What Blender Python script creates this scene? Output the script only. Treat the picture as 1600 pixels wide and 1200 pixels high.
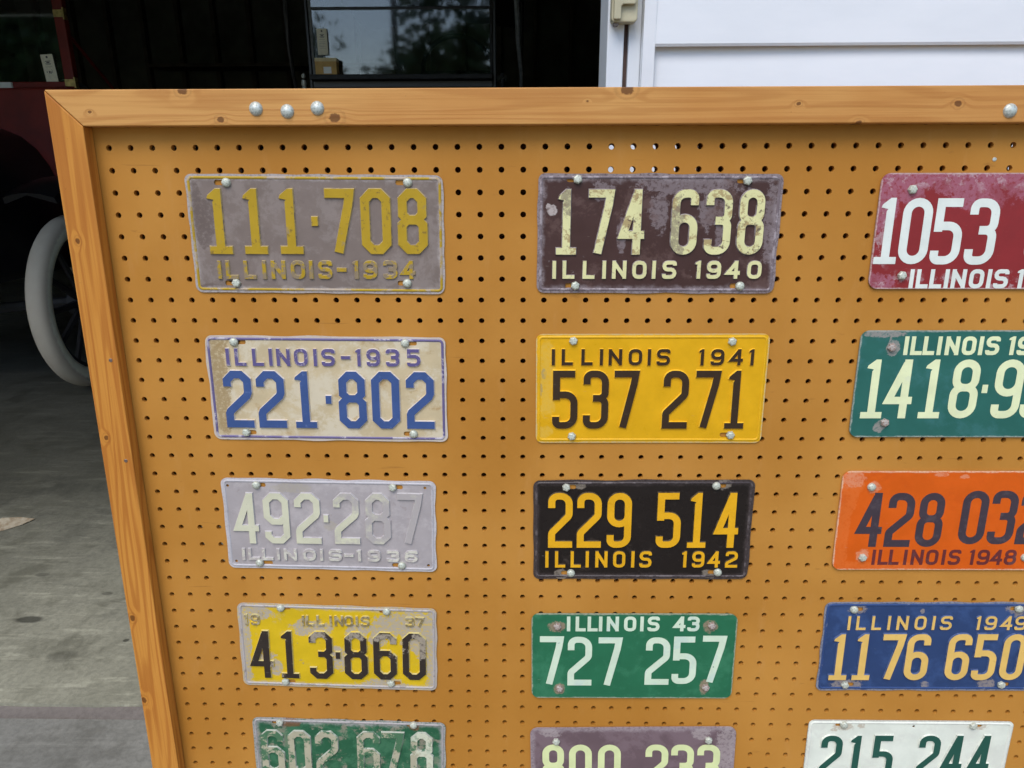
import bpy, bmesh, math, random
from math import sin, cos, pi, radians, sqrt, atan2, exp
from mathutils import Vector, Matrix
from mathutils.geometry import delaunay_2d_cdt

for o in list(bpy.data.objects):
    bpy.data.objects.remove(o)
scene = bpy.context.scene
COL = scene.collection

# ------------------------------------------------------------------ camera
LEAN = radians(2.2)                      # the board leans back a little
cam_d = bpy.data.cameras.new('camera')
cam = bpy.data.objects.new('camera', cam_d)
COL.objects.link(cam)
cam_d.sensor_fit = 'HORIZONTAL'
cam_d.sensor_width = 36.0
cam_d.lens = 1112.6 / 1600 * 36.0
cam_d.clip_start = 0.02
cam_d.clip_end = 2000
right = Vector((0.99985883, 0.01655527, -0.00287252))
down = Vector((0.0021396, -0.29500996, -0.95549178))
fwd = Vector((-0.01666584, 0.95535075, -0.29500373))
m = Matrix((right, -down, -fwd)).transposed().to_4x4()
m.translation = Vector((0.48382, -0.82153, 1.12990))
cam.matrix_world = m
scene.camera = cam

# ------------------------------------------------------------------ sky, sun, exposure
SUN_EL, SUN_AZ = radians(55), radians(200)      # azimuth clockwise from +Y
world = bpy.data.worlds.new('World')
scene.world = world
world.use_nodes = True
wn = world.node_tree
bg = wn.nodes['Background']
sky = wn.nodes.new('ShaderNodeTexSky')
sky.sky_type = 'NISHITA'
sky.sun_disc = False
sky.sun_elevation = SUN_EL
sky.sun_rotation = SUN_AZ
sky.dust_density = 1.0
sky.air_density = 1.0
sky.ozone_density = 2.0
wn.links.new(sky.outputs[0], bg.inputs[0])
bg.inputs[1].default_value = 0.15
sun_d = bpy.data.lights.new('sun', 'SUN')
sun_d.energy = 1.4
sun_d.angle = radians(38)
sun_d.color = (1.0, 0.985, 0.96)
sun = bpy.data.objects.new('sun', sun_d)
COL.objects.link(sun)
sd = Vector((sin(SUN_AZ) * cos(SUN_EL), cos(SUN_AZ) * cos(SUN_EL), sin(SUN_EL)))
sun.rotation_euler = sd.to_track_quat('Z', 'Y').to_euler()
sun.location = (0, -6, 12)
vs = scene.view_settings
vs.view_transform = 'Standard'
vs.look = 'None'
vs.gamma = 1
vs.use_curve_mapping = False
vs.exposure = 0.80
scene.render.engine = 'CYCLES'
scene.cycles.max_bounces = 10
scene.cycles.diffuse_bounces = 5

# ------------------------------------------------------------------ helpers
LIGHT = (0.98, 1.04, 1.18)               # tint of the open sky on upright faces


def lin(v):
    v /= 255.0
    return v / 12.92 if v <= 0.04045 else ((v + 0.055) / 1.055) ** 2.4


def rgb(r, g, b, k=1.0):
    return (min(.9, lin(r) / LIGHT[0] * k), min(.9, lin(g) / LIGHT[1] * k), min(.9, lin(b) / LIGHT[2] * k), 1.0)


class NT:
    """small node-graph writer"""
    def __init__(s, name):
        s.m = bpy.data.materials.new(name)
        s.m.use_nodes = True
        s.t = s.m.node_tree
        s.p = s.t.nodes['Principled BSDF']
        s.out = s.t.nodes['Material Output']

    def n(s, typ, **kw):
        nd = s.t.nodes.new(typ)
        for k, v in kw.items():
            setattr(nd, k, v)
        return nd

    def put(s, sock, v):
        if isinstance(v, bpy.types.NodeSocket):
            s.t.links.new(v, sock)
        elif v is not None:
            sock.default_value = v

    def coord(s, obj=None):
        nd = s.n('ShaderNodeTexCoord')
        if obj is not None:
            nd.object = obj
        return nd.outputs['Object']

    def math(s, op, a, b=0.0, clamp=False):
        nd = s.n('ShaderNodeMath', operation=op, use_clamp=clamp)
        s.put(nd.inputs[0], a)
        s.put(nd.inputs[1], b)
        return nd.outputs[0]

    def sep(s, v):
        nd = s.n('ShaderNodeSeparateXYZ')
        s.put(nd.inputs[0], v)
        return nd.outputs

    def comb(s, x, y, z=0.0):
        nd = s.n('ShaderNodeCombineXYZ')
        for i, v in enumerate((x, y, z)):
            s.put(nd.inputs[i], v)
        return nd.outputs[0]

    def mapping(s, v, loc=(0, 0, 0), rot=(0, 0, 0), scale=(1, 1, 1)):
        nd = s.n('ShaderNodeMapping')
        s.put(nd.inputs[0], v)
        nd.inputs[1].default_value = loc
        nd.inputs[2].default_value = rot
        nd.inputs[3].default_value = scale
        return nd.outputs[0]

    def noise(s, v, scale, detail=4.0, rough=0.55, seed=0.0, dist=0.0):
        nd = s.n('ShaderNodeTexNoise')
        if seed:
            v = s.mapping(v, loc=(seed * 1.7, seed * 0.9, seed * 2.3))
        s.put(nd.inputs['Vector'], v)
        nd.inputs['Scale'].default_value = scale
        nd.inputs['Detail'].default_value = detail
        nd.inputs['Roughness'].default_value = rough
        nd.inputs['Distortion'].default_value = dist
        return nd.outputs[0]

    def step(s, v, lo, hi, t0=0.0, t1=1.0):
        nd = s.n('ShaderNodeMapRange', interpolation_type='SMOOTHSTEP')
        s.put(nd.inputs['Value'], v)
        if lo > hi:
            lo, hi, t0, t1 = hi, lo, t1, t0
        nd.inputs['From Min'].default_value = lo
        nd.inputs['From Max'].default_value = hi
        nd.inputs['To Min'].default_value = t0
        nd.inputs['To Max'].default_value = t1
        return nd.outputs[0]

    def mix(s, f, a, b):
        nd = s.n('ShaderNodeMix', data_type='RGBA')
        s.put(nd.inputs[0], f)
        s.put(nd.inputs[6], a)
        s.put(nd.inputs[7], b)
        return nd.outputs[2]

    def bump(s, h, strength=0.3, dist=0.001):
        nd = s.n('ShaderNodeBump')
        nd.inputs['Strength'].default_value = strength
        nd.inputs['Distance'].default_value = dist
        s.put(nd.inputs['Height'], h)
        s.t.links.new(nd.outputs[0], s.p.inputs['Normal'])

    def done(s, col=None, rough=0.5, metal=0.0, spec=None, coat=0.0):
        s.put(s.p.inputs['Base Color'], col)
        s.put(s.p.inputs['Roughness'], rough)
        s.put(s.p.inputs['Metallic'], metal)
        if spec is not None:
            s.p.inputs['Specular IOR Level'].default_value = spec
        if coat:
            s.p.inputs['Coat Weight'].default_value = coat
            s.p.inputs['Coat Roughness'].default_value = 0.12
        return s.m


def simple(name, c, rough=0.5, metal=0.0, var=0.25, scale=20.0, bump=0.0, coat=0.0):
    t = NT(name)
    v = t.coord()
    n = t.noise(v, scale, 5)
    d = tuple(x * (1 - var) for x in c[:3]) + (1,)
    l = tuple(min(.95, x * (1 + var * .6)) for x in c[:3]) + (1,)
    if bump:
        t.bump(n, bump, 0.002)
    return t.done(t.mix(t.step(n, .3, .7), d, l), rough, metal, coat=coat)


class MB:
    """collects shapes into one mesh"""
    def __init__(s):
        s.v, s.f = [], []

    def add(s, v, f):
        b = len(s.v)
        s.v += [tuple(p) for p in v]
        s.f += [tuple(i + b for i in q) for q in f]
        return s

    def box(s, x0, x1, y0, y1, z0, z1):
        v = [(x, y, z) for z in (z0, z1) for y in (y0, y1) for x in (x0, x1)]
        return s.add(v, [(0, 2, 3, 1), (4, 5, 7, 6), (0, 1, 5, 4), (2, 6, 7, 3), (0, 4, 6, 2), (1, 3, 7, 5)])

    def prism(s, poly, d0, d1, axis='y'):
        """poly of (a,b) pushed along axis: y -> (a,d,b), x -> (d,a,b), z -> (a,b,d)"""
        n = len(poly)
        mk = {'y': lambda a, b, d: (a, d, b), 'x': lambda a, b, d: (d, a, b), 'z': lambda a, b, d: (a, b, d)}[axis]
        v = [mk(a, b, d0) for a, b in poly] + [mk(a, b, d1) for a, b in poly]
        f = [tuple(range(n))[::-1], tuple(range(n, 2 * n))]
        f += [(i, (i + 1) % n, n + (i + 1) % n, n + i) for i in range(n)]
        return s.add(v, f)

    def lathe(s, prof, seg=24, M=None, closed=False):
        """prof: (radius, height) turned round local z"""
        M = M or Matrix()
        n = len(prof)
        v = [M @ Vector((r * cos(2 * pi * k / seg), r * sin(2 * pi * k / seg), h)) for k in range(seg) for r, h in prof]
        f = []
        for k in range(seg):
            a, b = k * n, ((k + 1) % seg) * n
            for i in range(n if closed else n - 1):
                j = (i + 1) % n
                f.append((a + i, b + i, b + j, a + j))
        return s.add(v, f)

    def tube(s, pts, r, seg=8, cap=True):
        pts = [Vector(p) for p in pts]
        n = len(pts)
        rr = r if isinstance(r, (list, tuple)) else [r] * n
        v, f = [], []
        up = Vector((0, 0, 1))
        for i, p in enumerate(pts):
            t = (pts[min(i + 1, n - 1)] - pts[max(i - 1, 0)]).normalized()
            a = t.cross(up)
            if a.length < 1e-3:
                a = t.cross(Vector((1, 0, 0)))
            a.normalize()
            b = t.cross(a)
            for k in range(seg):
                q = 2 * pi * k / seg
                v.append(p + (a * cos(q) + b * sin(q)) * rr[i])
        for i in range(n - 1):
            for k in range(seg):
                k2 = (k + 1) % seg
                f.append((i * seg + k, (i + 1) * seg + k, (i + 1) * seg + k2, i * seg + k2))
        if cap:
            f.append(tuple(range(seg)))
            f.append(tuple((n - 1) * seg + k for k in range(seg))[::-1])
        return s.add(v, f)

    def mesh(s, name, smooth=False):
        me = bpy.data.meshes.new(name)
        me.from_pydata(s.v, [], s.f)
        bm = bmesh.new()
        bm.from_mesh(me)
        bmesh.ops.recalc_face_normals(bm, faces=bm.faces)
        bm.to_mesh(me)
        bm.free()
        if smooth:
            me.shade_smooth()
        return me

    def build(s, name, mat, parent=None, smooth=False, bevel=0.0, M=None):
        o = bpy.data.objects.new(name, s.mesh(name, smooth))
        COL.objects.link(o)
        o.data.materials.append(mat)
        if parent is not None:
            o.parent = parent
        if M is not None:
            o.matrix_local = M
        if bevel:
            b = o.modifiers.new('bevel', 'BEVEL')
            b.width = bevel
            b.segments = 2
            b.limit_method = 'ANGLE'
        if smooth:
            e = o.modifiers.new('edges', 'EDGE_SPLIT')
            e.split_angle = radians(40)
        return o


def tag(o, label=None, cat=None, group=None, kind=None):
    for k, v in (('label', label), ('category', cat), ('group', group), ('kind', kind)):
        if v:
            o[k] = v
    return o


def empty(name, loc=(0, 0, 0), label=None, cat=None, group=None, M=None):
    o = bpy.data.objects.new(name, None)
    COL.objects.link(o)
    o.empty_display_size = 0.1
    if M is not None:
        o.matrix_world = M
    else:
        o.location = loc
    return tag(o, label, cat, group)


def copy_tree(o, parent=None):
    c = o.copy()
    COL.objects.link(c)
    c.parent = parent
    for ch in o.children:
        copy_tree(ch, c)
    return c

# ------------------------------------------------------------------ materials of the setting
def concrete(name, dark, light, stain, seed, streak=0.0, patches=()):
    t = NT(name)
    v = t.coord()
    big = t.noise(v, 1.3, 5, .6, seed, .4)
    mid = t.noise(v, 7, 6, .65, seed + 3, .3)
    fine = t.noise(v, 90, 4, .6, seed + 5)
    c = t.mix(t.step(big, .32, .68), dark, light)
    c = t.mix(t.math('MULTIPLY', t.step(mid, .47, .66), .65), c, stain)
    if streak:
        sv = t.mapping(v, rot=(0, 0, radians(32)), scale=(2.2, 14, 1))
        st = t.noise(sv, 2.2, 5, .6, seed + 8, .6)
        c = t.mix(t.math('MULTIPLY', t.step(st, .5, .78), streak), c, tuple(min(.9, x * 1.9) for x in light[:3]) + (1,))
        sv2 = t.mapping(v, rot=(0, 0, radians(-20)), scale=(5, 30, 1))
        st2 = t.noise(sv2, 2.0, 4, .6, seed + 11, .8)
        c = t.mix(t.math('MULTIPLY', t.step(st2, .55, .75), streak * .8), c, stain)
    c = t.mix(t.math('MULTIPLY', t.step(fine, .35, .7), .35), c, tuple(x * .55 for x in dark[:3]) + (1,))
    for (px, py, rx, ry, a) in patches:                 # oil drips and scuffs; the broad last patch darkens the floor deeper in
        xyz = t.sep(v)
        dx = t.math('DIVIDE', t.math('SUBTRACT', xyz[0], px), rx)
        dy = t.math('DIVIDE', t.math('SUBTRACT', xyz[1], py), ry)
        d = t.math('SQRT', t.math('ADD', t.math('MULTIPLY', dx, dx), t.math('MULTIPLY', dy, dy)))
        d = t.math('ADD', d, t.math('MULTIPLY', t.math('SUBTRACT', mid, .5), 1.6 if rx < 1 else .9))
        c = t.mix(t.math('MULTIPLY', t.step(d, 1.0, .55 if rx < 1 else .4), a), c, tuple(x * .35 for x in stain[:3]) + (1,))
    t.bump(t.math('ADD', t.math('MULTIPLY', fine, .6), mid), .35, .004)
    return t.done(c, t.step(mid, .3, .7, .75, .55))


M_apron = concrete('apron_concrete', (.18, .172, .145, 1), (.26, .248, .212, 1), (.135, .127, .104, 1), 2.0, .25)
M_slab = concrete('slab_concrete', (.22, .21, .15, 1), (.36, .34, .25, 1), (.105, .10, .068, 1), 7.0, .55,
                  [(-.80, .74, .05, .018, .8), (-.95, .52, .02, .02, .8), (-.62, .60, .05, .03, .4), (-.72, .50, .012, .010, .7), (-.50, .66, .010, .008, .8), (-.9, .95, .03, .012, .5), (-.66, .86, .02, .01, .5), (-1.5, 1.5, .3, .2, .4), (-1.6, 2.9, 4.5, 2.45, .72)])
M_joint = concrete('joint_filler', (.15, .125, .108, 1), (.215, .185, .16, 1), (.08, .062, .052, 1), 3.0)

t = NT('grass_ground')
v = t.coord()
M_grass = t.done(t.mix(t.step(t.noise(v, 3, 6), .35, .65), (.035, .06, .015, 1), (.07, .11, .03, 1)), .9)

t = NT('white_vinyl')
v = t.coord()
n1 = t.noise(t.mapping(v, scale=(1.5, 1, 5)), 3, 5, .6)
n2 = t.noise(t.mapping(v, scale=(3, 3, 60)), 6, 4)
c = t.mix(t.step(n1, .3, .7), (.78, .785, .79, 1), (.83, .83, .83, 1))
t.bump(n2, .06, .001)
M_vinyl = t.done(c, .42)
M_trim = simple('white_trim_paint', (.76, .78, .80, 1), .4, var=.06, scale=6)
M_seal = simple('brown_weather_seal', (.10, .055, .04, 1), .6, var=.3, scale=30)
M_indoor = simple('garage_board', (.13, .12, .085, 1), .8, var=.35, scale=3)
M_stud = simple('garage_stud', (.10, .075, .05, 1), .8, var=.35, scale=8)
M_roof = simple('roof_shingle', (.07, .068, .065, 1), .9, var=.3, scale=12)

# ------------------------------------------------------------------ ground
SILL = 0.425                                            # where the driveway meets the garage slab


def sheet(name, x0, x1, y0, y1, z, mat, nx=1, ny=1, thick=0.0):
    b = MB()
    if thick:
        b.box(x0, x1, y0, y1, z - thick, z)
    else:
        b.add([(x0, y0, z), (x1, y0, z), (x1, y1, z), (x0, y1, z)], [(0, 1, 2, 3)])
    return tag(b.build(name, mat), kind='structure')


sheet('lawn', -400, 400, -400, 400, -0.045, M_grass)
sheet('driveway', -5.6, 3.6, -6, SILL - .020, 0.0, M_apron, thick=.12)
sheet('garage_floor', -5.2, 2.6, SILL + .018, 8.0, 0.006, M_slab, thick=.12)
b = MB()
xs = [-5.2 + k * .05 for k in range(157)]
rnd = random.Random(5)
top = [(-.006 + rnd.uniform(-.003, .002)) for _ in xs]
wob = [rnd.uniform(-.002, .002) for _ in xs]
vv, ff = [], []
for x, z, w in zip(xs, top, wob):
    vv += [(x, SILL - .03, z - .03), (x, SILL - .019 + w, z + .001), (x, SILL + .017 + w, z + .006), (x, SILL + .03, z - .03)]
for k in range(len(xs) - 1):
    for i in range(3):
        ff.append((k * 4 + i, k * 4 + 4 + i, k * 4 + 5 + i, k * 4 + 1 + i))
b.add(vv, ff)
tag(b.build('expansion_joint', M_joint), kind='structure')

# ------------------------------------------------------------------ garage
WALL_Y = 0.41                                           # outer face of the front wall
OPEN_R, OPEN_L = 0.614, -4.40                           # door opening
garage = empty('garage', (0, 0, 0), 'white vinyl sided garage with its wide door open behind the pegboard', 'garage')
g = garage
MB().box(OPEN_R + .074, 2.75, WALL_Y + .012, WALL_Y + .12, 0, 2.9).build('front_wall', M_indoor, g)
MB().box(-5.4, OPEN_L - .09, WALL_Y + .012, WALL_Y + .12, 0, 2.9).build('front_wall', M_vinyl, g)
MB().box(OPEN_L - .09, OPEN_R + .074, WALL_Y + .012, WALL_Y + .12, 2.42, 2.9).build('header', M_vinyl, g)
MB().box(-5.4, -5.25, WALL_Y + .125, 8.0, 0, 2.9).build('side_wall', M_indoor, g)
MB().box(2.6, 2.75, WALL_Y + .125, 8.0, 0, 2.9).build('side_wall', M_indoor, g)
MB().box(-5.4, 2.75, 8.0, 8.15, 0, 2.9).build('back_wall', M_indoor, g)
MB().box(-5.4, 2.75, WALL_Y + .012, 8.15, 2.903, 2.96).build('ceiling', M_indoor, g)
MB().prism([(-.35, 2.965), (8.6, 2.965), (4.3, 4.3)], -5.7, 3.1, 'x').build('roof', M_roof, g)  # unseen front eave, drawn forward to shade the gap behind the board
sm = MB().box(-.02, .02, -.09, 0, 0, 2.88).mesh('stud')
sm.materials.append(M_stud)
for k in range(19):
    o = bpy.data.objects.new('stud', sm)
    COL.objects.link(o)
    o.parent = g
    o.location = (-5.0 + .4 * k, 7.998, .01)
shelf = MB()
for z in (1.25, 1.75, 2.15):
    shelf.box(-3.6, -.9, 7.5, 7.9, z, z + .03)
shelf.build('shelf', M_stud, g)
# door jamb, from the opening outwards: stop, brown seal, casing, channel
ZT = 2.42
MB().box(OPEN_R, OPEN_R + .0265, WALL_Y + .004, WALL_Y + .125, 0.006, ZT).build('door_stop', M_trim, g, bevel=.002)
MB().box(OPEN_R + .0268, OPEN_R + .0335, WALL_Y + .016, WALL_Y + .12, 0.006, ZT).build('weather_seal', M_seal, g)
MB().box(OPEN_R + .0338, OPEN_R + .0535, WALL_Y + .006, WALL_Y + .12, 0.004, ZT).build('door_casing', M_trim, g, bevel=.002)
b = MB()
x0 = OPEN_R + .0538
b.prism([(x0, WALL_Y + .01), (x0, WALL_Y - .016), (x0 + .0185, WALL_Y - .016), (x0 + .0185, WALL_Y - .013),
         (x0 + .003, WALL_Y - .013), (x0 + .003, WALL_Y + .01)], .02, 2.9, 'z')
b.build('corner_channel', M_vinyl, g)
# lapped siding, one part per course
EXPO = .2032
LAP0 = 1.3035
k0 = -6
for k in range(k0, 8):
    z0 = LAP0 + k * EXPO
    b = MB()
    n = 24
    xa, xb = OPEN_R + .059, 2.9
    rnd = random.Random(40 + k)
    ph, ph2 = rnd.uniform(0, 6), rnd.uniform(0, 6)
    vv, ff = [], []
    for i in range(n + 1):
        x = xa + (xb - xa) * i / n
        w = .0011 * sin(x * 3.1 + ph) + .0006 * sin(x * 8.3 + ph2)
        dz = .0012 * sin(x * 2.2 + ph2)
        for (yy, zz) in ((.004, .006), (-.0115 + w, .0 + dz), (-.0135 + w, .004 + dz), (-.009 + w, .09), (.0 + w * .4, EXPO + .010)):
            vv.append((x, WALL_Y + yy, z0 + zz))
    for i in range(n):
        for q in range(4):
            ff.append((i * 5 + q, (i + 1) * 5 + q, (i + 1) * 5 + q + 1, i * 5 + q + 1))
    b.add(vv, ff)
    b.build('siding_panel', M_vinyl, g)

# beige box on the jamb
M_beige = simple('beige_plastic', rgb(188, 184, 160), .5, var=.12, scale=25)
M_beige_d = simple('worn_beige_edge', rgb(120, 112, 110), .6, var=.3, scale=60)
kb = empty('door_sensor_box', (OPEN_R + .0225, WALL_Y + .003, 1.338), 'beige plastic box with a raised stepped cover fixed to the white door jamb', 'sensor box')


def rrect(x0, x1, z0, z1, r, seg=4):
    p = []
    for (cx, cz, a0) in ((x1 - r, z0 + r, -90), (x1 - r, z1 - r, 0), (x0 + r, z1 - r, 90), (x0 + r, z0 + r, 180)):
        for i in range(seg + 1):
            a = radians(a0 + 90 * i / seg)
            p.append((cx + r * cos(a), cz + r * sin(a)))
    return p


MB().prism(rrect(-.0195, .0205, 0, .17, .006), -.022, 0).build('housing', M_beige, kb, bevel=.002)
MB().prism([(-.0165, .003), (-.0055, .003), (-.0055, .021), (-.003, .0235), (.0145, .0235), (.0165, .0255), (.0165, .167), (-.0165, .167)],
           -.030, -.0222).build('cover', M_beige, kb, bevel=.0015)
MB().prism(rrect(-.0150, -.0075, -.004, .001, .0015), -.018, -.004).build('latch', M_beige_d, kb)

# ------------------------------------------------------------------ pegboard in its pine frame
MBOARD = Matrix.Rotation(-LEAN, 4, 'X')
U0, U1 = -.054, 2.384                                   # outer edges of the frame along the board
V0, V1 = 0.0, 1.2112
FW, FT = .0387, .019                                    # frame width, thickness in front of the panel
HOLE0 = 1.15                                            # height of the first open row of holes
PITCH = .0254
board = empty('display_board', M=MBOARD, label='tan pegboard in a mitred pine frame leaning upright before the garage', cat='display board')


def wood(name, horiz, knots, base, dark, light, seed, RA=.3):
    t = NT(name)
    v = t.coord()
    x, y, z = t.sep(v)
    a, bb = (x, z) if horiz else (z, x)
    ring_off = None
    kcol = None
    for (ku, kv, kr) in knots:
        ka, kb_ = (ku, kv) if horiz else (kv, ku)
        da = t.math('DIVIDE', t.math('SUBTRACT', a, ka), kr * 1.35)
        db = t.math('DIVIDE', t.math('SUBTRACT', bb, kb_), kr)
        d = t.math('SQRT', t.math('ADD', t.math('MULTIPLY', da, da), t.math('MULTIPLY', db, db)))
        o = t.step(d, 4.0, .3, 0, .05)
        d = t.math('ADD', d, t.math('MULTIPLY', t.math('SUBTRACT', t.noise(v, 260, 4, .6, seed + 9), .5), .9))
        k = t.math('MAXIMUM', t.step(d, 1.0, .7), t.math('MULTIPLY', t.math('MULTIPLY', t.step(d, 1.9, 1.6), t.step(d, 1.2, 1.5)), .2))
        ring_off = o if ring_off is None else t.math('ADD', ring_off, o)
        kcol = k if kcol is None else t.math('MAXIMUM', kcol, k)
    base_v = t.comb(t.math('MULTIPLY', a, 1.1), t.math('MULTIPLY', bb, 17.0), t.math('MULTIPLY', y, 17.0))
    r = t.noise(base_v, 1.0, 2, .45, seed, .25)
    if ring_off is not None:
        r = t.math('ADD', r, ring_off)
    w = t.math('SINE', t.math('MULTIPLY', r, 95.0))
    rings = t.step(w, -.2, 1.0)
    fib = t.noise(t.comb(t.math('MULTIPLY', a, 6.0), t.math('MULTIPLY', bb, 420.0), t.math('MULTIPLY', y, 420.0)), 1.0, 4, .6, seed + 2)
    tone = t.noise(t.comb(t.math('MULTIPLY', a, 5.0), t.math('MULTIPLY', bb, 9.0), y), 1.0, 3, .5, seed + 4)
    c = t.mix(t.step(tone, .3, .7), base, light)
    c = t.mix(t.math('MULTIPLY', rings, RA), c, dark)
    c = t.mix(t.math('MULTIPLY', t.step(fib, .42, .75), .35), c, dark)
    sp = t.noise(v, 160, 3, .6, seed + 6)
    c = t.mix(t.math('MULTIPLY', t.step(sp, .70, .78), .5), c, (.05, .02, .008, 1))
    if kcol is not None:
        c = t.mix(t.math('MULTIPLY', kcol, .8), c, (.095, .028, .005, 1))
    t.bump(t.math('ADD', fib, t.math('MULTIPLY', rings, .6)), .18, .0006)
    return t.done(c, .48, spec=.25)


WB, WD, WL = rgb(188, 132, 70), rgb(156, 96, 40), rgb(200, 150, 88)
VB, VD, VL = rgb(188, 124, 50), rgb(150, 82, 26), rgb(198, 138, 62)
rail_knots = [(.2711, 1.1803, .0055), (.1422, 1.1788, .0035), (-.0055, 1.1875, .002), (.5972, 1.2083, .006), (.5537, 1.1966, .0012), (.7868, 1.193, .0022),
              (.9612, 1.1923, .0036), (.1024, 1.2092, .0045), (.8553, 1.1727, .003), (1.30, 1.19, .005), (1.75, 1.185, .004)]
stile_knots = [(-.0481, .5405, .004), (-.0502, .4096, .004), (-.042, 1.045, .003), (-.03, .17, .005), (-.045, .80, .003)]
M_rail = wood('pine_rail', True, rail_knots, WB, WD, WL, 1.0, .32)
M_stile = wood('pine_stile', False, stile_knots, VB, VD, VL, 5.0, .48)

t = NT('tan_pegboard_paint')
v = t.coord()
n1 = t.noise(v, 4, 4, .5)
n2 = t.noise(t.mapping(v, scale=(1, 1, .25)), 40, 5, .65, 3.0)
n3 = t.noise(v, 700, 2, .5, 5.0)
c = t.mix(t.step(n1, .3, .7), rgb(170, 116, 45), rgb(187, 133, 61))
c = t.mix(t.math('MULTIPLY', t.step(n2, .56, .78), .35), c, rgb(188, 140, 84))
c = t.mix(t.math('MULTIPLY', t.step(t.noise(t.mapping(v, scale=(.35, 1, 1.6)), 60, 4, .6, 9.0), .66, .74), .4), c, rgb(136, 90, 42))
sc1 = t.step(t.noise(t.mapping(v, rot=(0, .25, 0), scale=(1, 1, 22)), 9, 4, .55, 13.0), .71, .75)
c = t.mix(t.math('MULTIPLY', sc1, .35), c, rgb(128, 84, 38))
t.bump(n3, .2, .0004)
M_peg = t.done(c, .6, spec=.2)


def peg_panel():
    """hardboard sheet with real punched holes"""
    TH = .0064
    R = .0035
    NS = 12
    verts, faces = [], []
    c0, c1, r0, r1 = -1, 92, -1, 43
    ne, nr = c1 - c0 + 1, r1 - r0 + 1
    cid = {}

    def corner(i, j, back):
        k = (i, j, back)
        if k not in cid:
            u = (i - .5) * PITCH
            w = HOLE0 - (j - .5) * PITCH
            cid[k] = len(verts)
            verts.append((u, TH if back else 0.0, w))
        return cid[k]
    cs = [(R * cos(2 * pi * k / NS + pi / 12), R * sin(2 * pi * k / NS + pi / 12)) for k in range(NS)]
    for j in range(r0, r1 + 1):
        for i in range(c0, c1 + 1):
            cx, cz = i * PITCH, HOLE0 - j * PITCH
            b0 = len(verts)
            verts.extend((cx + a, 0.0, cz + bq) for a, bq in cs)
            verts.extend((cx + a, TH, cz + bq) for a, bq in cs)
            for back in (0, 1):
                o = b0 + (NS if back else 0)
                # corners: TR, TL, BL, BR ; quadrants of three segments each
                q = [corner(i + 1, j, back), corner(i, j, back), corner(i, j + 1, back), corner(i + 1, j + 1, back)]
                for s_ in range(4):
                    p = [o + (3 * s_ + d) % NS for d in range(3)]
                    nxt = o + (3 * s_ + 3) % NS
                    f1 = (q[s_], p[0], p[1])
                    f2 = (q[s_], p[1], p[2])
                    f3 = (q[s_], p[2], nxt, q[(s_ + 1) % 4])
                    for f in (f1, f2, f3):
                        faces.append(f if not back else f[::-1])
            for k in range(NS):
                k2 = (k + 1) % NS
                faces.append((b0 + k, b0 + NS + k, b0 + NS + k2, b0 + k2))
    me = bpy.data.meshes.new('pegboard_panel')
    me.from_pydata(verts, [], faces)
    o = bpy.data.objects.new('pegboard_panel', me)
    COL.objects.link(o)
    me.materials.append(M_peg)
    o.parent = board
    return o, ((c0 - .5) * PITCH, (c1 + .5) * PITCH, HOLE0 - (r1 + .5) * PITCH, HOLE0 - (r0 - .5) * PITCH)


panel, (pu0, pu1, pv0, pv1) = peg_panel()
# the board is double sided: a second punched sheet behind, a little out of step with the first
GAP = .045
back = bpy.data.objects.new('pegboard_panel', panel.data)
COL.objects.link(back)
back.parent = board
back.location = (.0053, GAP, .0012)
for (xa, xb, za, zb) in ((U0 + .002, U1 - .002, V1 - FW, V1 - .002), (U0 + .002, U1 - .002, V0 + .002, V0 + FW),
                         (U0 + .002, U0 + FW, V0 + FW + .0005, V1 - FW - .0005), (U1 - FW, U1 - .002, V0 + FW + .0005, V1 - FW - .0005)):
    MB().box(xa, xb, .0066, GAP - .0003, za, zb).build('spacer_strip', M_stile, board)
# plain edge strips of the sheet, under the frame
b = MB()
b.box(U0 + .001, pu0, 0, .0064, V0 + .001, V1 - .001)
b.box(pu1, U1 - .001, 0, .0064, V0 + .001, V1 - .001)
b.box(pu0, pu1, 0, .0064, pv1, V1 - .001)
b.box(pu0, pu1, 0, .0064, V0 + .001, pv0)
b.build('panel_margin', M_peg, board)


def rail(poly, name, mat):
    return MB().prism(poly, -FT, -.0004).build(name, mat, board, bevel=.0012)


e = .0004
rail([(U0, V1), (U1, V1), (U1 - FW, V1 - FW), (U0 + FW, V1 - FW)], 'top_rail', M_rail)
rail([(U0, V1 - 2 * e), (U0 + FW - e, V1 - FW - e), (U0 + FW - e, V0 + FW + e), (U0, V0 + 2 * e)], 'stile', M_stile)
rail([(U1, V1 - 2 * e), (U1 - FW + e, V1 - FW - e), (U1 - FW + e, V0 + FW + e), (U1, V0 + 2 * e)], 'stile', M_stile)
rail([(U0, V0), (U0 + FW, V0 + FW), (U1 - FW, V0 + FW), (U1, V0)], 'bottom_rail', M_rail)

t = NT('zinc_plate')
v = t.coord()
n = t.noise(v, 350, 4, .6)
M_zinc = t.done(t.mix(t.step(n, .4, .65), (.60, .61, .54, 1), (.38, .39, .33, 1)), t.step(n, .3, .7, .42, .62), .45)
t = NT('tarnished_bolt')
v = t.coord()
n = t.noise(v, 420, 4, .65)
M_bolt = t.done(t.mix(t.step(n, .38, .68), (.58, .59, .48, 1), (.34, .33, .25, 1)), .5, .25)
t = NT('rusty_bolt')
v = t.coord()
n = t.noise(v, 420, 4, .65)
M_rust = t.done(t.mix(t.step(n, .4, .62), (.44, .38, .33, 1), (.24, .14, .10, 1)), .65, .1)
M_nail = simple('dull_nail', (.20, .14, .11, 1), .5, .5, var=.4, scale=500)

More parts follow.
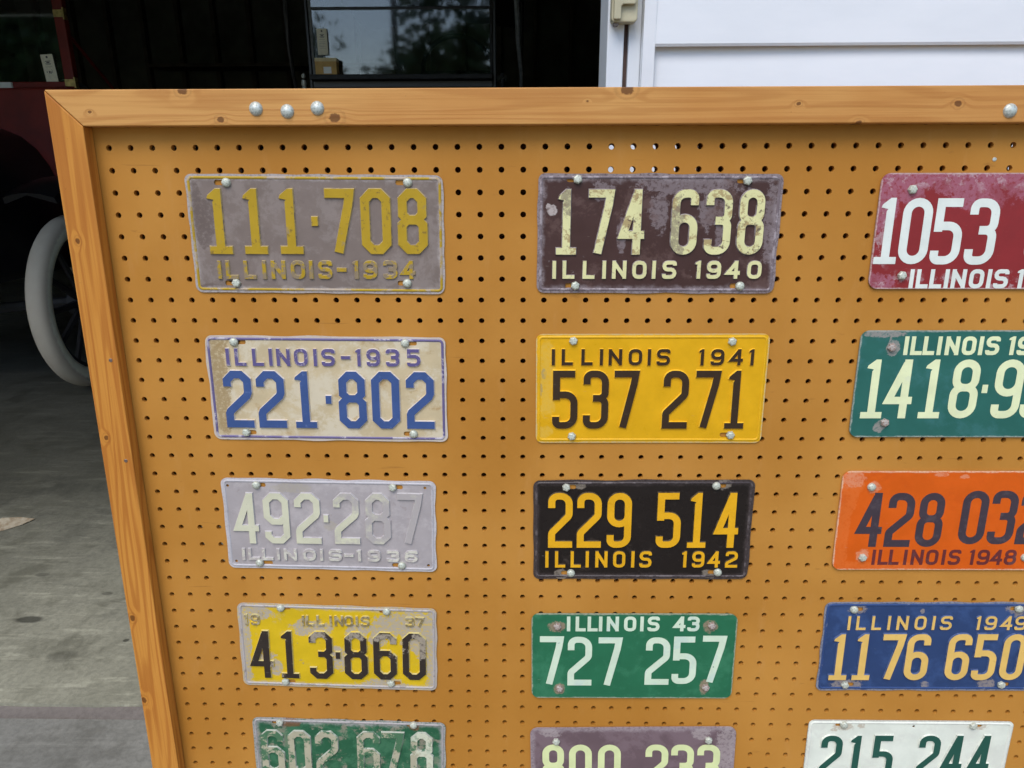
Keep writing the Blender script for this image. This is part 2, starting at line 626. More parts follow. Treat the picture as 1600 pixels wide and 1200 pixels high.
TOFRONT = Matrix.Rotation(radians(90), 4, 'X')          # local z -> towards the viewer


def on_board(u, w, out=0.0):
    return Matrix.Translation((u, -out, w)) @ TOFRONT


dome = MB().lathe([(.0001, .0045), (.0024, .0043), (.0048, .0035), (.0068, .0020), (.0077, .0004), (.0077, -.001)], 20)
for (u, w) in ((.1831, 1.1901), (.2182, 1.1873), (.2523, 1.1905), (1.019, 1.1848), (1.053, 1.188), (1.087, 1.185)):
    dome.build('carriage_bolt', M_zinc, board, True, M=on_board(u, w, FT))
nail = MB().lathe([(.0001, .0006), (.0019, .0006), (.0024, .0001), (.0024, -.001)], 12)
for (u, w) in ((-.0245, .9007), (-.0245, .769)):
    nail.build('nail', M_nail, board, True, M=on_board(u, w, FT))
nail.build('nail', M_zinc, board, True, M=on_board(1.0228, 1.1344, 0.0))

# ------------------------------------------------------------------ number plates
# sizes in millimetres on the plate: (character, x, y, width, height, stroke); bolts: (x, y, slot offset)
PLATES = {
'1934': dict(c=(0.2367,1.0505), ang=-0.47, W=303.8, H=138.8,
  big=[('1',-115.7,14.8,35.6,75.4,10.3),('1',-73.3,15.1,35.5,75.4,10.3),('1',-30.3,15.4,35.4,75.3,10.3),('.',-1.3,16.0,35.4,10.5,10.3),('7',28.7,15.8,35.4,75.2,10.3),('0',71.5,16.0,35.3,75.2,10.3),('8',114.9,16.3,35.2,75.1,10.3)],
  small=[('I',-120.6,-42.1,17.1,21.6,4.6),('L',-105.7,-42.0,17.1,21.6,4.6),('L',-83.8,-41.8,17.1,21.6,4.6),('I',-66.3,-41.7,17.1,21.6,4.6),('N',-49.2,-41.5,17.1,21.6,4.6),('O',-25.4,-41.4,17.0,21.6,4.6),('I',-9.5,-41.2,17.0,21.6,4.6),('S',7.6,-41.1,17.0,21.6,4.6),('-',27.7,-40.9,17.0,21.6,4.6),('1',45.5,-40.8,17.0,21.6,4.6),('9',62.1,-40.7,17.0,21.6,4.6),('3',86.5,-40.5,17.0,21.5,4.6),('4',108.2,-40.3,17.0,21.5,4.6)],
  bolts=[(-102.8, 59.7, -11.7), (110.4, 60.9, -11.6), (-101.7, -57.8, -11.0), (106.2, -56.5, -8.7)]),
'1935': dict(c=(0.2364,0.8595), ang=-0.50, W=300.1, H=136.3,
  big=[('2',-113.8,-13.8,35.4,74.9,9.9),('2',-72.1,-13.7,35.4,74.8,9.9),('1',-29.3,-13.5,35.3,74.7,9.8),('.',0.7,-13.0,35.3,10.5,9.8),('8',31.0,-13.3,35.2,74.7,9.8),('0',73.2,-13.1,35.2,74.6,9.8),('2',116.9,-13.0,35.1,74.5,9.8)],
  small=[('I',-122.5,40.9,16.9,22.2,4.6),('L',-106.7,41.0,16.9,22.2,4.6),('L',-84.5,41.1,16.9,22.2,4.6),('I',-68.7,41.2,16.9,22.2,4.6),('N',-52.9,41.3,16.9,22.1,4.6),('O',-30.8,41.4,16.8,22.1,4.6),('I',-12.9,41.5,16.8,22.1,4.6),('S',3.3,41.6,16.8,22.1,4.6),('-',25.0,41.7,16.8,22.1,4.6),('1',41.8,41.8,16.8,22.1,4.6),('9',59.6,41.9,16.8,22.1,4.6),('3',83.8,42.0,16.8,22.1,4.6),('5',110.0,42.2,16.8,22.1,4.6)],
  bolts=[(-113.3, 60.1, 11.6), (99.7, 60.5, 11.5), (-108.2, -58.2, 9.8), (107.0, -57.8, -9.7)]),
'1936': dict(c=(0.2267,0.6718), ang=-0.94, W=281.3, H=131.1,
  big=[('4',-111.1,8.5,33.5,72.8,8.5),('9',-70.5,9.2,33.5,72.7,8.5),('2',-28.9,9.9,33.4,72.7,8.5),('.',-4.6,10.6,33.4,10.2,8.5),('2',22.7,10.7,33.4,72.6,8.5),('8',64.2,11.4,33.3,72.5,8.5),('7',106.5,12.0,33.3,72.4,8.5)],
  small=[('I',-119.0,-44.5,17.5,16.8,4.1),('L',-105.2,-44.3,17.5,16.8,4.1),('L',-86.6,-44.2,17.5,16.8,4.1),('I',-72.2,-44.0,17.5,16.8,4.1),('N',-55.8,-43.9,17.5,16.8,4.1),('O',-30.1,-43.6,17.5,16.8,4.1),('I',-13.6,-43.5,17.5,16.8,4.1),('S',4.9,-43.3,17.5,16.8,4.1),('-',23.3,-43.1,17.4,16.8,4.1),('1',37.7,-43.0,17.4,16.8,4.1),('9',57.2,-42.8,17.4,16.7,4.1),('3',82.8,-42.6,17.4,16.7,4.1),('6',107.3,-42.4,17.4,16.7,4.1)],
  bolts=[(-94.1, 56.4, 9.0), (85.0, 56.6, 10.0), (-98.5, -57.2, 14.5), (94.3, -56.5, -10.3), (-132.4, 54.5, None), (127.1, 56.2, None), (-130.2, -55.6, None), (130.0, -55.7, None)]),
'1937': dict(c=(0.2253,0.4855), ang=-1.39, W=275.7, H=131.6,
  big=[('4',-107.3,-13.7,32.7,75.1,8.9),('1',-69.0,-13.1,32.7,75.0,8.8),('3',-24.4,-12.5,32.6,75.0,8.8),('.',-0.6,-11.8,32.6,10.5,8.8),('8',24.6,-11.8,32.6,74.9,8.8),('6',65.5,-11.1,32.5,74.8,8.8),('0',106.4,-10.5,32.5,74.8,8.8)],
  small=[('1',-126.0,40.3,12.1,16.5,3.1),('9',-113.5,40.7,12.1,16.5,3.1),('I',-47.1,41.3,12.0,16.0,3.1),('L',-37.8,41.5,12.0,16.0,3.1),('L',-23.3,41.8,12.0,16.0,3.1),('I',-8.8,42.1,12.0,16.0,3.1),('N',2.6,42.4,12.0,16.0,3.1),('O',16.1,42.7,12.0,16.0,3.1),('I',27.5,42.9,12.0,16.0,3.1),('S',38.9,43.2,12.0,16.0,3.1),('3',100.9,44.3,12.0,15.0,3.1),('7',114.3,44.7,12.0,15.0,3.1)],
  bolts=[(-77.1, 59.9, 10.3), (69.2, 59.6, -7.2), (-76.9, -57.3, 10.7), (72.9, -55.2, 10.6)]),
'1938': dict(c=(0.2304,0.2960), ang=-1.41, W=279.5, H=138.2,
  big=[('6',-112.5,10.4,33.0,76.1,9.2),('0',-73.0,11.0,32.9,76.0,9.2),('2',-33.1,11.7,32.9,76.0,9.2),('6',27.8,12.6,32.8,75.9,9.2),('7',62.8,13.2,32.8,75.9,9.2),('8',105.4,13.9,32.8,75.8,9.2)],
  small=[],
  bolts=[(-99.5, 62.2, -8.7), (94.0, 64.4, -7.5)]),
'1940': dict(c=(0.6418,1.0504), ang=-0.22, W=284.7, H=138.5,
  big=[('1',-108.2,14.0,30.7,74.9,9.1),('7',-68.2,14.1,30.6,74.8,9.1),('4',-30.7,14.2,30.6,74.8,9.1),('6',30.4,14.3,30.5,74.7,9.1),('3',69.8,14.4,30.5,74.6,9.0),('8',108.1,14.5,30.4,74.5,9.0)],
  small=[('I',-121.7,-41.6,16.9,21.2,4.6),('L',-104.6,-41.5,16.9,21.2,4.6),('L',-80.5,-41.5,16.9,21.2,4.6),('I',-61.9,-41.4,16.9,21.2,4.6),('N',-43.9,-41.3,16.9,21.2,4.6),('O',-19.8,-41.3,16.9,21.2,4.6),('I',-2.5,-41.2,16.8,21.2,4.6),('S',16.0,-41.2,16.8,21.2,4.6),('1',51.0,-41.0,16.8,21.1,4.6),('9',69.0,-41.0,16.8,21.1,4.6),('4',92.0,-40.9,16.8,21.1,4.6),('0',117.0,-40.8,16.8,21.1,4.6)],
  bolts=[(-96.2, 62.8, -9.7), (100.2, 61.7, -8.7), (-96.1, -60.6, -9.1), (101.7, -60.3, -9.0)]),
'1941': dict(c=(0.6422,0.8605), ang=0.18, W=286.6, H=141.4,
  big=[('5',-106.8,-13.1,31.8,75.9,8.9),('3',-68.0,-13.1,31.7,75.9,8.8),('7',-30.5,-13.1,31.7,75.8,8.8),('2',31.7,-13.2,31.6,75.7,8.8),('7',70.7,-13.2,31.6,75.7,8.8),('1',106.6,-13.2,31.5,75.6,8.8)],
  small=[('I',-121.8,41.8,16.6,20.7,4.4),('L',-104.6,41.8,16.6,20.7,4.4),('L',-80.2,41.8,16.6,20.7,4.4),('I',-62.4,41.7,16.6,20.7,4.3),('N',-45.2,41.7,16.6,20.7,4.3),('O',-20.6,41.7,16.6,20.7,4.3),('I',-3.4,41.6,16.6,20.7,4.3),('S',14.0,41.6,16.6,20.7,4.3),('1',61.8,41.5,16.5,20.7,4.3),('9',80.5,41.5,16.5,20.7,4.3),('4',103.9,41.5,16.5,20.6,4.3),('1',123.2,41.4,16.5,20.6,4.3)],
  bolts=[(-97.4, 62.2, 0.0), (97.2, 61.2, 2.9), (-97.4, -61.6, 1.0), (103.7, -60.0, -10.1)]),
'1942': dict(c=(0.6404,0.6670), ang=0.35, W=287.1, H=143.0,
  big=[('2',-108.1,15.2,32.0,78.7,9.2),('2',-70.1,15.2,32.0,78.7,9.2),('9',-30.7,15.2,31.9,78.6,9.2),('5',34.1,15.2,31.9,78.5,9.2),('1',71.9,15.2,31.8,78.5,9.1),('4',110.7,15.2,31.8,78.4,9.1)],
  small=[('I',-125.5,-41.7,16.3,23.9,4.5),('L',-107.8,-41.7,16.3,23.9,4.5),('L',-86.9,-41.7,16.3,23.9,4.5),('I',-71.6,-41.6,16.2,23.9,4.5),('N',-52.7,-41.6,16.2,23.9,4.5),('O',-29.0,-41.6,16.2,23.9,4.5),('I',-10.8,-41.6,16.2,23.9,4.5),('S',6.1,-41.6,16.2,23.9,4.5),('1',58.5,-41.5,16.2,23.8,4.4),('9',76.2,-41.5,16.2,23.8,4.4),('4',97.4,-41.5,16.1,23.8,4.4),('2',120.2,-41.5,16.1,23.8,4.4)],
  bolts=[(-100.8, 62.1, 9.9), (93.6, 63.5, 9.8), (-93.1, -62.5, -10.2), (103.4, -61.1, -10.1)]),
'1943': dict(c=(0.6361,0.4753), ang=0.35, W=281.5, H=134.6,
  big=[('7',-113.2,-6.9,33.8,78.1,9.2),('2',-73.6,-7.6,33.7,78.0,9.2),('7',-32.1,-8.4,33.7,78.0,9.2),('2',34.5,-7.2,33.6,76.0,9.2),('5',71.8,-5.7,33.5,75.9,9.2),('7',111.2,-4.2,33.5,75.8,9.2)],
  small=[('I',-89.8,51.7,16.6,23.0,5.1),('L',-73.2,51.7,16.6,23.0,5.1),('L',-56.8,51.7,16.6,23.0,5.1),('I',-45.9,51.8,16.6,23.0,5.1),('N',-29.2,51.8,16.6,22.9,5.1),('O',-5.5,51.9,16.6,22.9,5.1),('I',10.7,51.9,16.5,22.9,5.1),('S',26.6,52.0,16.5,22.9,5.1),('4',62.4,52.1,16.5,22.9,5.1),('3',81.1,52.1,16.5,22.9,5.1)],
  bolts=[(-105.2, 48.5, 0.0), (105.8, 50.2, 0.0), (-101.4, -51.1, 0.0), (103.6, -48.9, 0.0)]),
'1944': dict(c=(0.6426,0.2889), ang=1.16, W=294.7, H=138.7,
  big=[('8',-114.6,2.5,33.2,77.1,9.7),('0',-75.1,2.2,33.2,77.0,9.7),('0',-33.1,1.9,33.1,76.9,9.6),('2',35.5,1.5,33.0,76.9,9.6),('3',72.5,1.2,33.0,76.8,9.6),('3',110.1,1.0,32.9,76.8,9.6)],
  small=[],
  bolts=[(-110.1, 47.0, 0.0), (108.5, 47.8, 0.0)]),
'1946': dict(c=(1.0393,1.0529), ang=-0.08, W=286.7, H=133.2,
  big=[('1',-128.2,0.9,34.3,76.1,9.7),('0',-96.5,0.7,34.3,76.0,9.7),('5',-59.0,0.4,34.2,76.0,9.7),('3',-19.1,0.1,34.2,76.0,9.7),('6',50.4,0.9,34.1,75.8,9.7),('1',84.5,0.9,34.0,75.8,9.6),('8',118.5,0.9,34.0,75.7,9.6)],
  small=[('I',-93.0,-54.6,17.1,22.6,5.2),('L',-80.2,-54.6,17.1,22.6,5.2),('L',-64.2,-54.6,17.1,22.6,5.2),('I',-51.6,-54.6,17.1,22.6,5.2),('N',-37.4,-54.6,17.1,22.6,5.2),('O',-16.4,-54.5,17.1,22.6,5.2),('I',-1.6,-54.5,17.1,22.6,5.2),('S',12.6,-54.5,17.1,22.6,5.2),('1',35.7,-54.5,17.1,22.6,5.2),('9',50.9,-54.5,17.0,22.6,5.2),('4',68.9,-54.5,17.0,22.5,5.2),('6',87.0,-54.4,17.0,22.5,5.2)],
  bolts=[(-107.2, 48.3, 0.0), (-105.4, -50.6, 0.0), (111.5, 48.1, 0.0), (117.8, -50.4, 0.0)]),
'1947': dict(c=(1.0358,0.8676), ang=0.13, W=281.4, H=136.7,
  big=[('1',-116.7,-5.6,34.7,75.7,9.6),('4',-84.8,-5.6,34.7,75.7,9.5),('1',-45.1,-5.6,34.7,75.6,9.5),('8',-5.4,-5.6,34.6,75.6,9.5),('.',19.5,-5.2,34.6,10.6,9.5),('9',47.9,-5.6,34.5,75.5,9.5),('3',83.8,-5.6,34.5,75.4,9.5),('1',119.7,-5.6,34.4,75.4,9.5)],
  small=[('I',-84.4,49.5,16.8,23.3,5.4),('L',-71.6,49.5,16.8,23.3,5.4),('L',-56.6,49.5,16.8,23.3,5.4),('I',-44.1,49.4,16.8,23.3,5.4),('N',-28.5,49.4,16.8,23.3,5.4),('O',-8.3,49.4,16.7,23.3,5.4),('I',6.1,49.4,16.7,23.3,5.4),('S',20.3,49.4,16.7,23.3,5.4),('1',44.1,49.4,16.7,23.2,5.4),('9',58.3,49.3,16.7,23.2,5.4),('4',75.3,49.3,16.7,23.2,5.4),('7',91.5,49.3,16.7,23.2,5.4)],
  bolts=[(-102.2, 47.7, 0.0), (-98.3, -48.9, 0.0), (112.4, 47.5, 0.0), (119.5, -48.7, 0.0)]),
'1948': dict(c=(1.0408,0.6827), ang=0.24, W=291.9, H=140.2,
  big=[('4',-103.3,2.0,33.8,77.0,10.0),('2',-65.5,2.0,33.7,76.9,10.0),('8',-26.2,2.1,33.7,76.9,9.9),('0',29.3,5.6,33.6,75.8,9.9),('3',66.9,5.7,33.5,75.7,9.9),('2',104.4,5.7,33.5,75.6,9.9)],
  small=[('I',-92.6,-51.8,16.0,22.2,4.6),('L',-80.0,-51.7,16.0,22.2,4.6),('L',-65.7,-51.7,16.0,22.2,4.6),('I',-51.0,-51.7,16.0,22.2,4.6),('N',-35.5,-51.6,16.0,22.2,4.6),('O',-16.0,-51.6,15.9,22.2,4.6),('I',-0.9,-51.5,15.9,22.2,4.6),('S',13.3,-51.5,15.9,22.2,4.6),('1',36.8,-51.4,15.9,22.2,4.5),('9',51.1,-51.4,15.9,22.2,4.5),('4',68.5,-51.4,15.9,22.2,4.5),('8',86.3,-51.3,15.9,22.2,4.5)],
  bolts=[(-108.2, 48.9, 0.0), (-107.8, -51.6, 0.0), (101.4, 49.1, 0.0), (104.9, -51.1, 0.0)]),
'1949': dict(c=(1.0502,0.4936), ang=0.50, W=312.0, H=139.0,
  big=[('1',-129.3,-14.8,31.8,73.0,9.3),('1',-97.5,-14.7,31.8,73.0,9.3),('7',-58.3,-14.7,31.7,72.9,9.3),('6',-23.4,-14.7,31.7,72.9,9.3),('6',32.5,-14.6,31.6,72.8,9.3),('5',69.4,-14.6,31.6,72.7,9.3),('0',107.3,-14.5,31.5,72.7,9.2)],
  small=[('I',-122.0,38.7,15.7,21.3,4.0),('L',-105.7,38.7,15.7,21.3,4.0),('L',-84.8,38.7,15.7,21.3,4.0),('I',-68.1,38.7,15.7,21.3,4.0),('N',-49.9,38.7,15.6,21.3,4.0),('O',-25.7,38.7,15.6,21.3,4.0),('I',-8.0,38.7,15.6,21.3,4.0),('S',9.0,38.7,15.6,21.3,4.0),('1',52.7,38.7,15.6,21.3,3.9),('9',68.7,38.7,15.6,21.3,3.9),('4',90.1,38.7,15.6,21.3,3.9),('9',108.7,38.7,15.5,21.3,3.9)],
  bolts=[(-117.3, 58.9, 9.4), (-116.9, -59.8, 9.7), (98.9, -59.4, 8.5), (103.0, 60.0, -8.2)]),
'1950': dict(c=(1.0354,0.3047), ang=0.22, W=288.4, H=137.8,
  big=[('2',-108.4,6.4,30.5,76.0,9.3),('1',-72.3,6.7,30.5,75.9,9.3),('5',-34.3,7.1,30.5,75.9,9.3),('2',30.7,7.7,30.4,75.8,9.2),('4',65.9,8.0,30.3,75.7,9.2),('4',104.4,8.4,30.3,75.6,9.2)],
  small=[],
  bolts=[(-94.7, 61.6, -8.7), (87.1, 61.8, 9.8), (4.4, 59.3, None)]),
}


GLYPH = {   # centre lines in a unit box; third value = rounding of that corner
    '0': [([(0, 0, 1), (1, 0, 1), (1, 1, 1), (0, 1, 1)], 1)],
    'O': [([(0, 0, 1), (1, 0, 1), (1, 1, 1), (0, 1, 1)], 1)],
    '1': [([(.5, 0, 0), (.5, 1, 0)], 0), ([(.5, .955, 0), (.02, .80, 0)], 0), ([(-.12, 0, 0), (1.12, 0, 0)], 0)],
    'i': [([(.5, 0, 0), (.5, 1, 0)], 0), ([(.5, .95, 0), (.12, .80, 0)], 0)],
    '2': [([(0, .76, 0), (0, 1, 1), (1, 1, 1), (1, .60, .75), (0, .24, .55), (0, 0, 0), (1.1, 0, 0)], 0)],
    '3': [([(0, .80, 0), (0, 1, 1), (1, 1, 1), (1, .53, .8), (.34, .53, 0)], 0),
          ([(.34, .53, 0), (1, .53, .8), (1, 0, 1), (0, 0, 1), (0, .20, 0)], 0)],
    '4': [([(.72, 1.0, 0), (0, .28, 0), (1.08, .28, 0)], 0), ([(.76, 1.1, 0), (.76, -.1, 0)], 0)],
    '5': [([(1.02, 1, 0), (.03, 1, 0), (.03, .54, 0)], 0), ([(.03, .50, 0), (.03, .60, .6), (1, .60, 1), (1, 0, 1), (0, 0, 1), (0, .17, 0)], 0)],
    '6': [([(0, 0, 1), (1, 0, 1), (1, .57, 1), (0, .57, 1)], 1), ([(0, .28, 0), (0, 1, 1), (1, 1, 1), (1, .80, 0)], 0)],
    '9': [([(0, .43, 1), (1, .43, 1), (1, 1, 1), (0, 1, 1)], 1), ([(1, .72, 0), (1, 0, 1), (0, 0, 1), (0, .20, 0)], 0)],
    '7': [([(-.08, 1, 0), (1, 1, 0), (.92, .80, .3), (.38, -.07, 0)], 0)],
    '8': [([(.04, .53, .8), (.96, .53, .8), (.96, 1, 1), (.04, 1, 1)], 1), ([(0, 0, 1), (1, 0, 1), (1, .53, .8), (0, .53, .8)], 1)],
    'I': [([(.5, -.1, 0), (.5, 1.1, 0)], 0)],
    'L': [([(0, 1.1, 0), (0, 0, 0), (1.1, 0, 0)], 0)],
    'N': [([(0, -.1, 0), (0, 1.1, 0)], 0), ([(1, -.1, 0), (1, 1.1, 0)], 0), ([(0, 1.0, 0), (1, 0, 0)], 0)],
    'S': [([(1, .80, 0), (1, 1, 1), (0, 1, 1), (0, .52, 1), (1, .52, 1), (1, 0, 1), (0, 0, 1), (0, .20, 0)], 0)],
    '-': [([(.05, .5, 0), (.95, .5, 0)], 0)],
    '.': [([(.5, -.1, 0), (.5, 1.1, 0)], 0)],
}


def round_path(pts, closed, R, seg):
    out = []
    n = len(pts)
    for i, (x, y, f) in enumerate(pts):
        p = Vector((x, y))
        if f == 0 or (not closed and i in (0, n - 1)):
            out.append(p)
            continue
        a = Vector(pts[i - 1][:2]) - p
        b = Vector(pts[(i + 1) % n][:2]) - p
        la, lb = a.length, b.length
        a.normalize()
        b.normalize()
        ang = a.angle(b)
        tl = min(R * f / math.tan(ang / 2), la * .499, lb * .499)
        r = tl * math.tan(ang / 2)
        p0, p1 = p + a * tl, p + b * tl
        if seg == 1:
            out += [p0, p1]
        else:
            c = p + (a + b).normalized() * (r / sin(ang / 2))
            v0, v1 = p0 - c, p1 - c
            th = v0.angle_signed(v1)
            for k in range(seg + 1):
                q = -th * k / seg
                out.append(c + Vector((v0.x * cos(q) - v0.y * sin(q), v0.x * sin(q) + v0.y * cos(q))))
    return out


def stroke_polys(pts, closed, s):
    n = len(pts)
    h = s / 2
    polys = []
    segs = [(i, (i + 1) % n) for i in range(n if closed else n - 1)]
    nrm = []
    for i, j in segs:
        d = (pts[j] - pts[i])
        if d.length < 1e-6:
            d = Vector((1, 0))
        d.normalize()
        nr = Vector((-d.y, d.x))
        nrm.append(nr)
        polys.append([pts[i] - nr * h, pts[j] - nr * h, pts[j] + nr * h, pts[i] + nr * h])
    for k in range(len(segs)):
        if not closed and k == len(segs) - 1:
            break
        k2 = (k + 1) % len(segs)
        p = pts[segs[k][1]]
        a, b = nrm[k], nrm[k2]
        cr = a.x * b.y - a.y * b.x
        if abs(cr) < 1e-4:
            continue
        sg = -1 if cr > 0 else 1
        A, B = p + a * h * sg, p + b * h * sg
        mid = a + b
        if mid.length > .55:
            tip = p + mid.normalized() * (h * sg / max(.3, mid.length / 2))
            poly = [p, A, tip, B]
        else:
            poly = [p, A, B]
        if cr > 0:
            pass
        else:
            poly = poly[::-1]
        polys.append(poly)
    return polys


def glyph(ch, w, h, s, style):
    """flat outline of one character as triangles, millimetres, centred"""
    w0 = w
    if ch == '1':
        w = w * (.62 if style != 'sans' else .62)
    if ch == '.':
        s = s * .72
    if ch == 'L':
        w = w * .84
    if ch in 'I.':
        w = s * 1.001
    cw, chh = max(w - s, .01), max(h - s, .01)
    R, seg = (cw * .30, 1) if style == 'oct' else (cw * .5, 6)
    if ch in 'OS' or style == 'small':
        R, seg = cw * .38, 3
    polys = []
    for pts, closed in GLYPH[ch]:
        q = [(x * cw - cw / 2, y * chh - chh / 2, f) for x, y, f in pts]
        if ch in ('1', 'I', 'L', 'N', '-', '.', '7', '4', '2', '5'):
            # overshoots are written in stroke units
            q = []
            for x, y, f in pts:
                xx = min(max(x, 0), 1) * cw - cw / 2 + (x - min(max(x, 0), 1)) * s * 5
                yy = min(max(y, 0), 1) * chh - chh / 2 + (y - min(max(y, 0), 1)) * s * 5
                q.append((xx, yy, f))
        path = round_path(q, closed, R, seg)
        clean = [path[0]]
        for p in path[1:]:
            if (p - clean[-1]).length > .02:
                clean.append(p)
        if closed and (clean[0] - clean[-1]).length < .02:
            clean.pop()
        polys += stroke_polys(clean, closed, s)
    if ch in '1i':
        # stem, broad flag, foot
        t_, ft = h / 2, -h / 2
        fl = .20 if ch == '1' else .26
        fw = cw * .55 if ch == '1' else s * .55
        polys = [[Vector((-s / 2, ft)), Vector((s / 2, ft)), Vector((s / 2, t_ - .01)), Vector((-s / 2, t_ - h * fl))],
                 [Vector((-s / 2, t_ - h * fl * .80)), Vector((s / 2, t_ - h * fl)), Vector((s / 2, t_)), Vector((-s * .12, t_)),
                  Vector((-s / 2 - fw * .85, t_ - h * .10)), Vector((-s / 2 - fw, t_ - h * fl * .72))]]
        if ch == '1':
            polys.append([Vector((-w / 2 - s * .25, ft)), Vector((w / 2 + s * .25, ft)), Vector((w / 2 + s * .25, ft + s * .85)), Vector((-w / 2 - s * .25, ft + s * .85))])
    vc, fc = [], []
    for p in polys:
        area = sum(p[i].x * p[(i + 1) % len(p)].y - p[(i + 1) % len(p)].x * p[i].y for i in range(len(p)))
        if abs(area) < 1e-4:
            continue
        if area < 0:
            p = p[::-1]
        fc.append(list(range(len(vc), len(vc) + len(p))))
        vc += p
    r = delaunay_2d_cdt(vc, [], fc, 1, 1e-3)
    return r[0], [tuple(f) for f, of in zip(r[2], r[5]) if of]


def raised(verts2, tris, zf, height, spread, sink=.7):
    """give a flat outline a top, sloping sides; zf(x,y) = surface below"""
    V = [(p.x, p.y) for p in verts2]
    T = []
    for f in tris:
        a, b, c = (V[i] for i in f[:3])
        ar = (b[0] - a[0]) * (c[1] - a[1]) - (b[1] - a[1]) * (c[0] - a[0])
        if abs(ar) < 1e-9:
            continue
        T.append(f if ar > 0 else f[::-1])
    ed = {}
    for f in T:
        for i in range(len(f)):
            ed[(f[i], f[(i + 1) % len(f)])] = 1
    bd = [(a, b) for (a, b) in ed if (b, a) not in ed]
    out = {}
    for a, b in bd:
        d = Vector(V[b]) - Vector(V[a])
        if d.length < 1e-9:
            continue
        d.normalize()
        nn = Vector((d.y, -d.x))
        for k in (a, b):
            out[k] = out.get(k, Vector((0, 0))) + nn
    vs_ = [(x, y, zf(x, y) + height) for x, y in V]
    low = {}
    for k, nn in out.items():
        if nn.length < 1e-6:
            nn = Vector((0, 0))
        else:
            l = nn.length
            nn = nn.normalized() * min(1.6, 2 / max(l, .8))
        x, y = V[k][0] + nn.x * spread, V[k][1] + nn.y * spread
        low[k] = len(vs_)
        vs_.append((x, y, zf(x, y) - sink))
    fs = list(T) + [(a, low[a], low[b], b) for a, b in bd if a in low and b in low]
    return [(x * .001, y * .001, z * .001) for x, y, z in vs_], fs


# wear and paint ------------------------------------------------
def mask(t, v, W, H, spec):
    kind = spec[0]
    x, y, z = t.sep(v)
    if kind == 'noise':
        _, sc, lo, hi, seed = spec
        m_ = (lo + hi) / 2
        return t.step(t.noise(v, sc, 8, .72, seed, .2), m_ - (hi - lo) * .3, m_ + (hi - lo) * .3)
    if kind == 'edge':
        _, wd, amp, sc, seed = spec
        dx = t.math('SUBTRACT', W / 2, t.math('ABSOLUTE', x))
        dy = t.math('SUBTRACT', H / 2, t.math('ABSOLUTE', y))
        d = t.math('MINIMUM', dx, dy)
        d = t.math('ADD', d, t.math('MULTIPLY', t.math('SUBTRACT', t.noise(v, sc, 6, .65, seed), .5), amp))
        sp = t.step(t.noise(v, 260, 5, .7, seed + 17), .34, .55, .3, 1.0)
        return t.math('MULTIPLY', t.step(d, wd, wd * .3), sp)
    if kind == 'spots':
        _, lst, amp, sc, seed = spec
        nz = t.math('MULTIPLY', t.math('SUBTRACT', t.noise(v, sc * 1.5, 8, .78, seed), .5), amp * 1.7)
        r = None
        for (fx, fy, rx, ry) in lst:            # fractions of the plate, from top left
            dx = t.math('DIVIDE', t.math('SUBTRACT', x, (fx - .5) * W), rx * W)
            dy = t.math('DIVIDE', t.math('SUBTRACT', y, (.5 - fy) * H), ry * H)
            d = t.math('SQRT', t.math('ADD', t.math('MULTIPLY', dx, dx), t.math('MULTIPLY', dy, dy)))
            k = t.step(t.math('ADD', d, nz), 1.02, .86)
            r = k if r is None else t.math('MAXIMUM', r, k)
        sp = t.step(t.noise(v, 210, 5, .7, seed + 31), .36, .52, .25, 1.0)
        return t.math('MULTIPLY', r, sp)
    if kind == 'grad':
        _, f0, f1, amp, sc, seed = spec         # worn from f0 to f1 along the plate
        g_ = t.math('ADD', t.math('DIVIDE', x, W), .5)
        g_ = t.math('ADD', g_, t.math('MULTIPLY', t.math('SUBTRACT', t.noise(v, sc, 6, .65, seed), .5), amp))
        return t.step(g_, f0, f1)
    if kind == 'mul':
        return t.math('MULTIPLY', mask(t, v, W, H, spec[1]), mask(t, v, W, H, spec[2]))


def paint(name, ref, W, H, base, layers=(), rough=.42, metal=0.0, var=.12, bump=.15):
    t = NT(name)
    v = t.coord(ref)
    n = t.noise(v, 30, 5, .6, 1.0)
    d = tuple(q * (1 - var) for q in base[:3]) + (1,)
    c = t.mix(t.step(n, .3, .7), d, base)
    r = rough
    for amt, col, spec in layers:
        k = t.math('MULTIPLY', mask(t, v, W, H, spec), amt)
        c = t.mix(k, c, col)
    # grime: fine specks and faint scratches
    g1 = t.step(t.noise(v, 330, 4, .7, 41.0), .66, .72)
    c = t.mix(t.math('MULTIPLY', g1, .35), c, rgb(120, 108, 96))
    g2 = t.step(t.noise(t.mapping(v, rot=(0, 0, .5), scale=(1, 14, 1)), 45, 4, .6, 47.0), .70, .76)
    c = t.mix(t.math('MULTIPLY', g2, .28), c, rgb(196, 190, 184))
    t.bump(t.math('ADD', t.math('MULTIPLY', t.noise(v, 380, 5, .6, 4.0), .5), t.math('MULTIPLY', t.noise(v, 34, 3, .5, 6.0), 3.0)), bump, .0005)
    return t.done(c, t.step(n, .3, .7, rough - .06, rough + .1), metal, spec=.25)


G1, G2, G3 = rgb(158, 150, 152), rgb(178, 172, 178), rgb(120, 108, 104)
RUSTC = rgb(120, 70, 45)
bolt_spots = lambda P: [(bx / P['W'] + .5, .5 - by / P['H'], .035, .07) for bx, by, dx in P['bolts']]

STYLE = {}


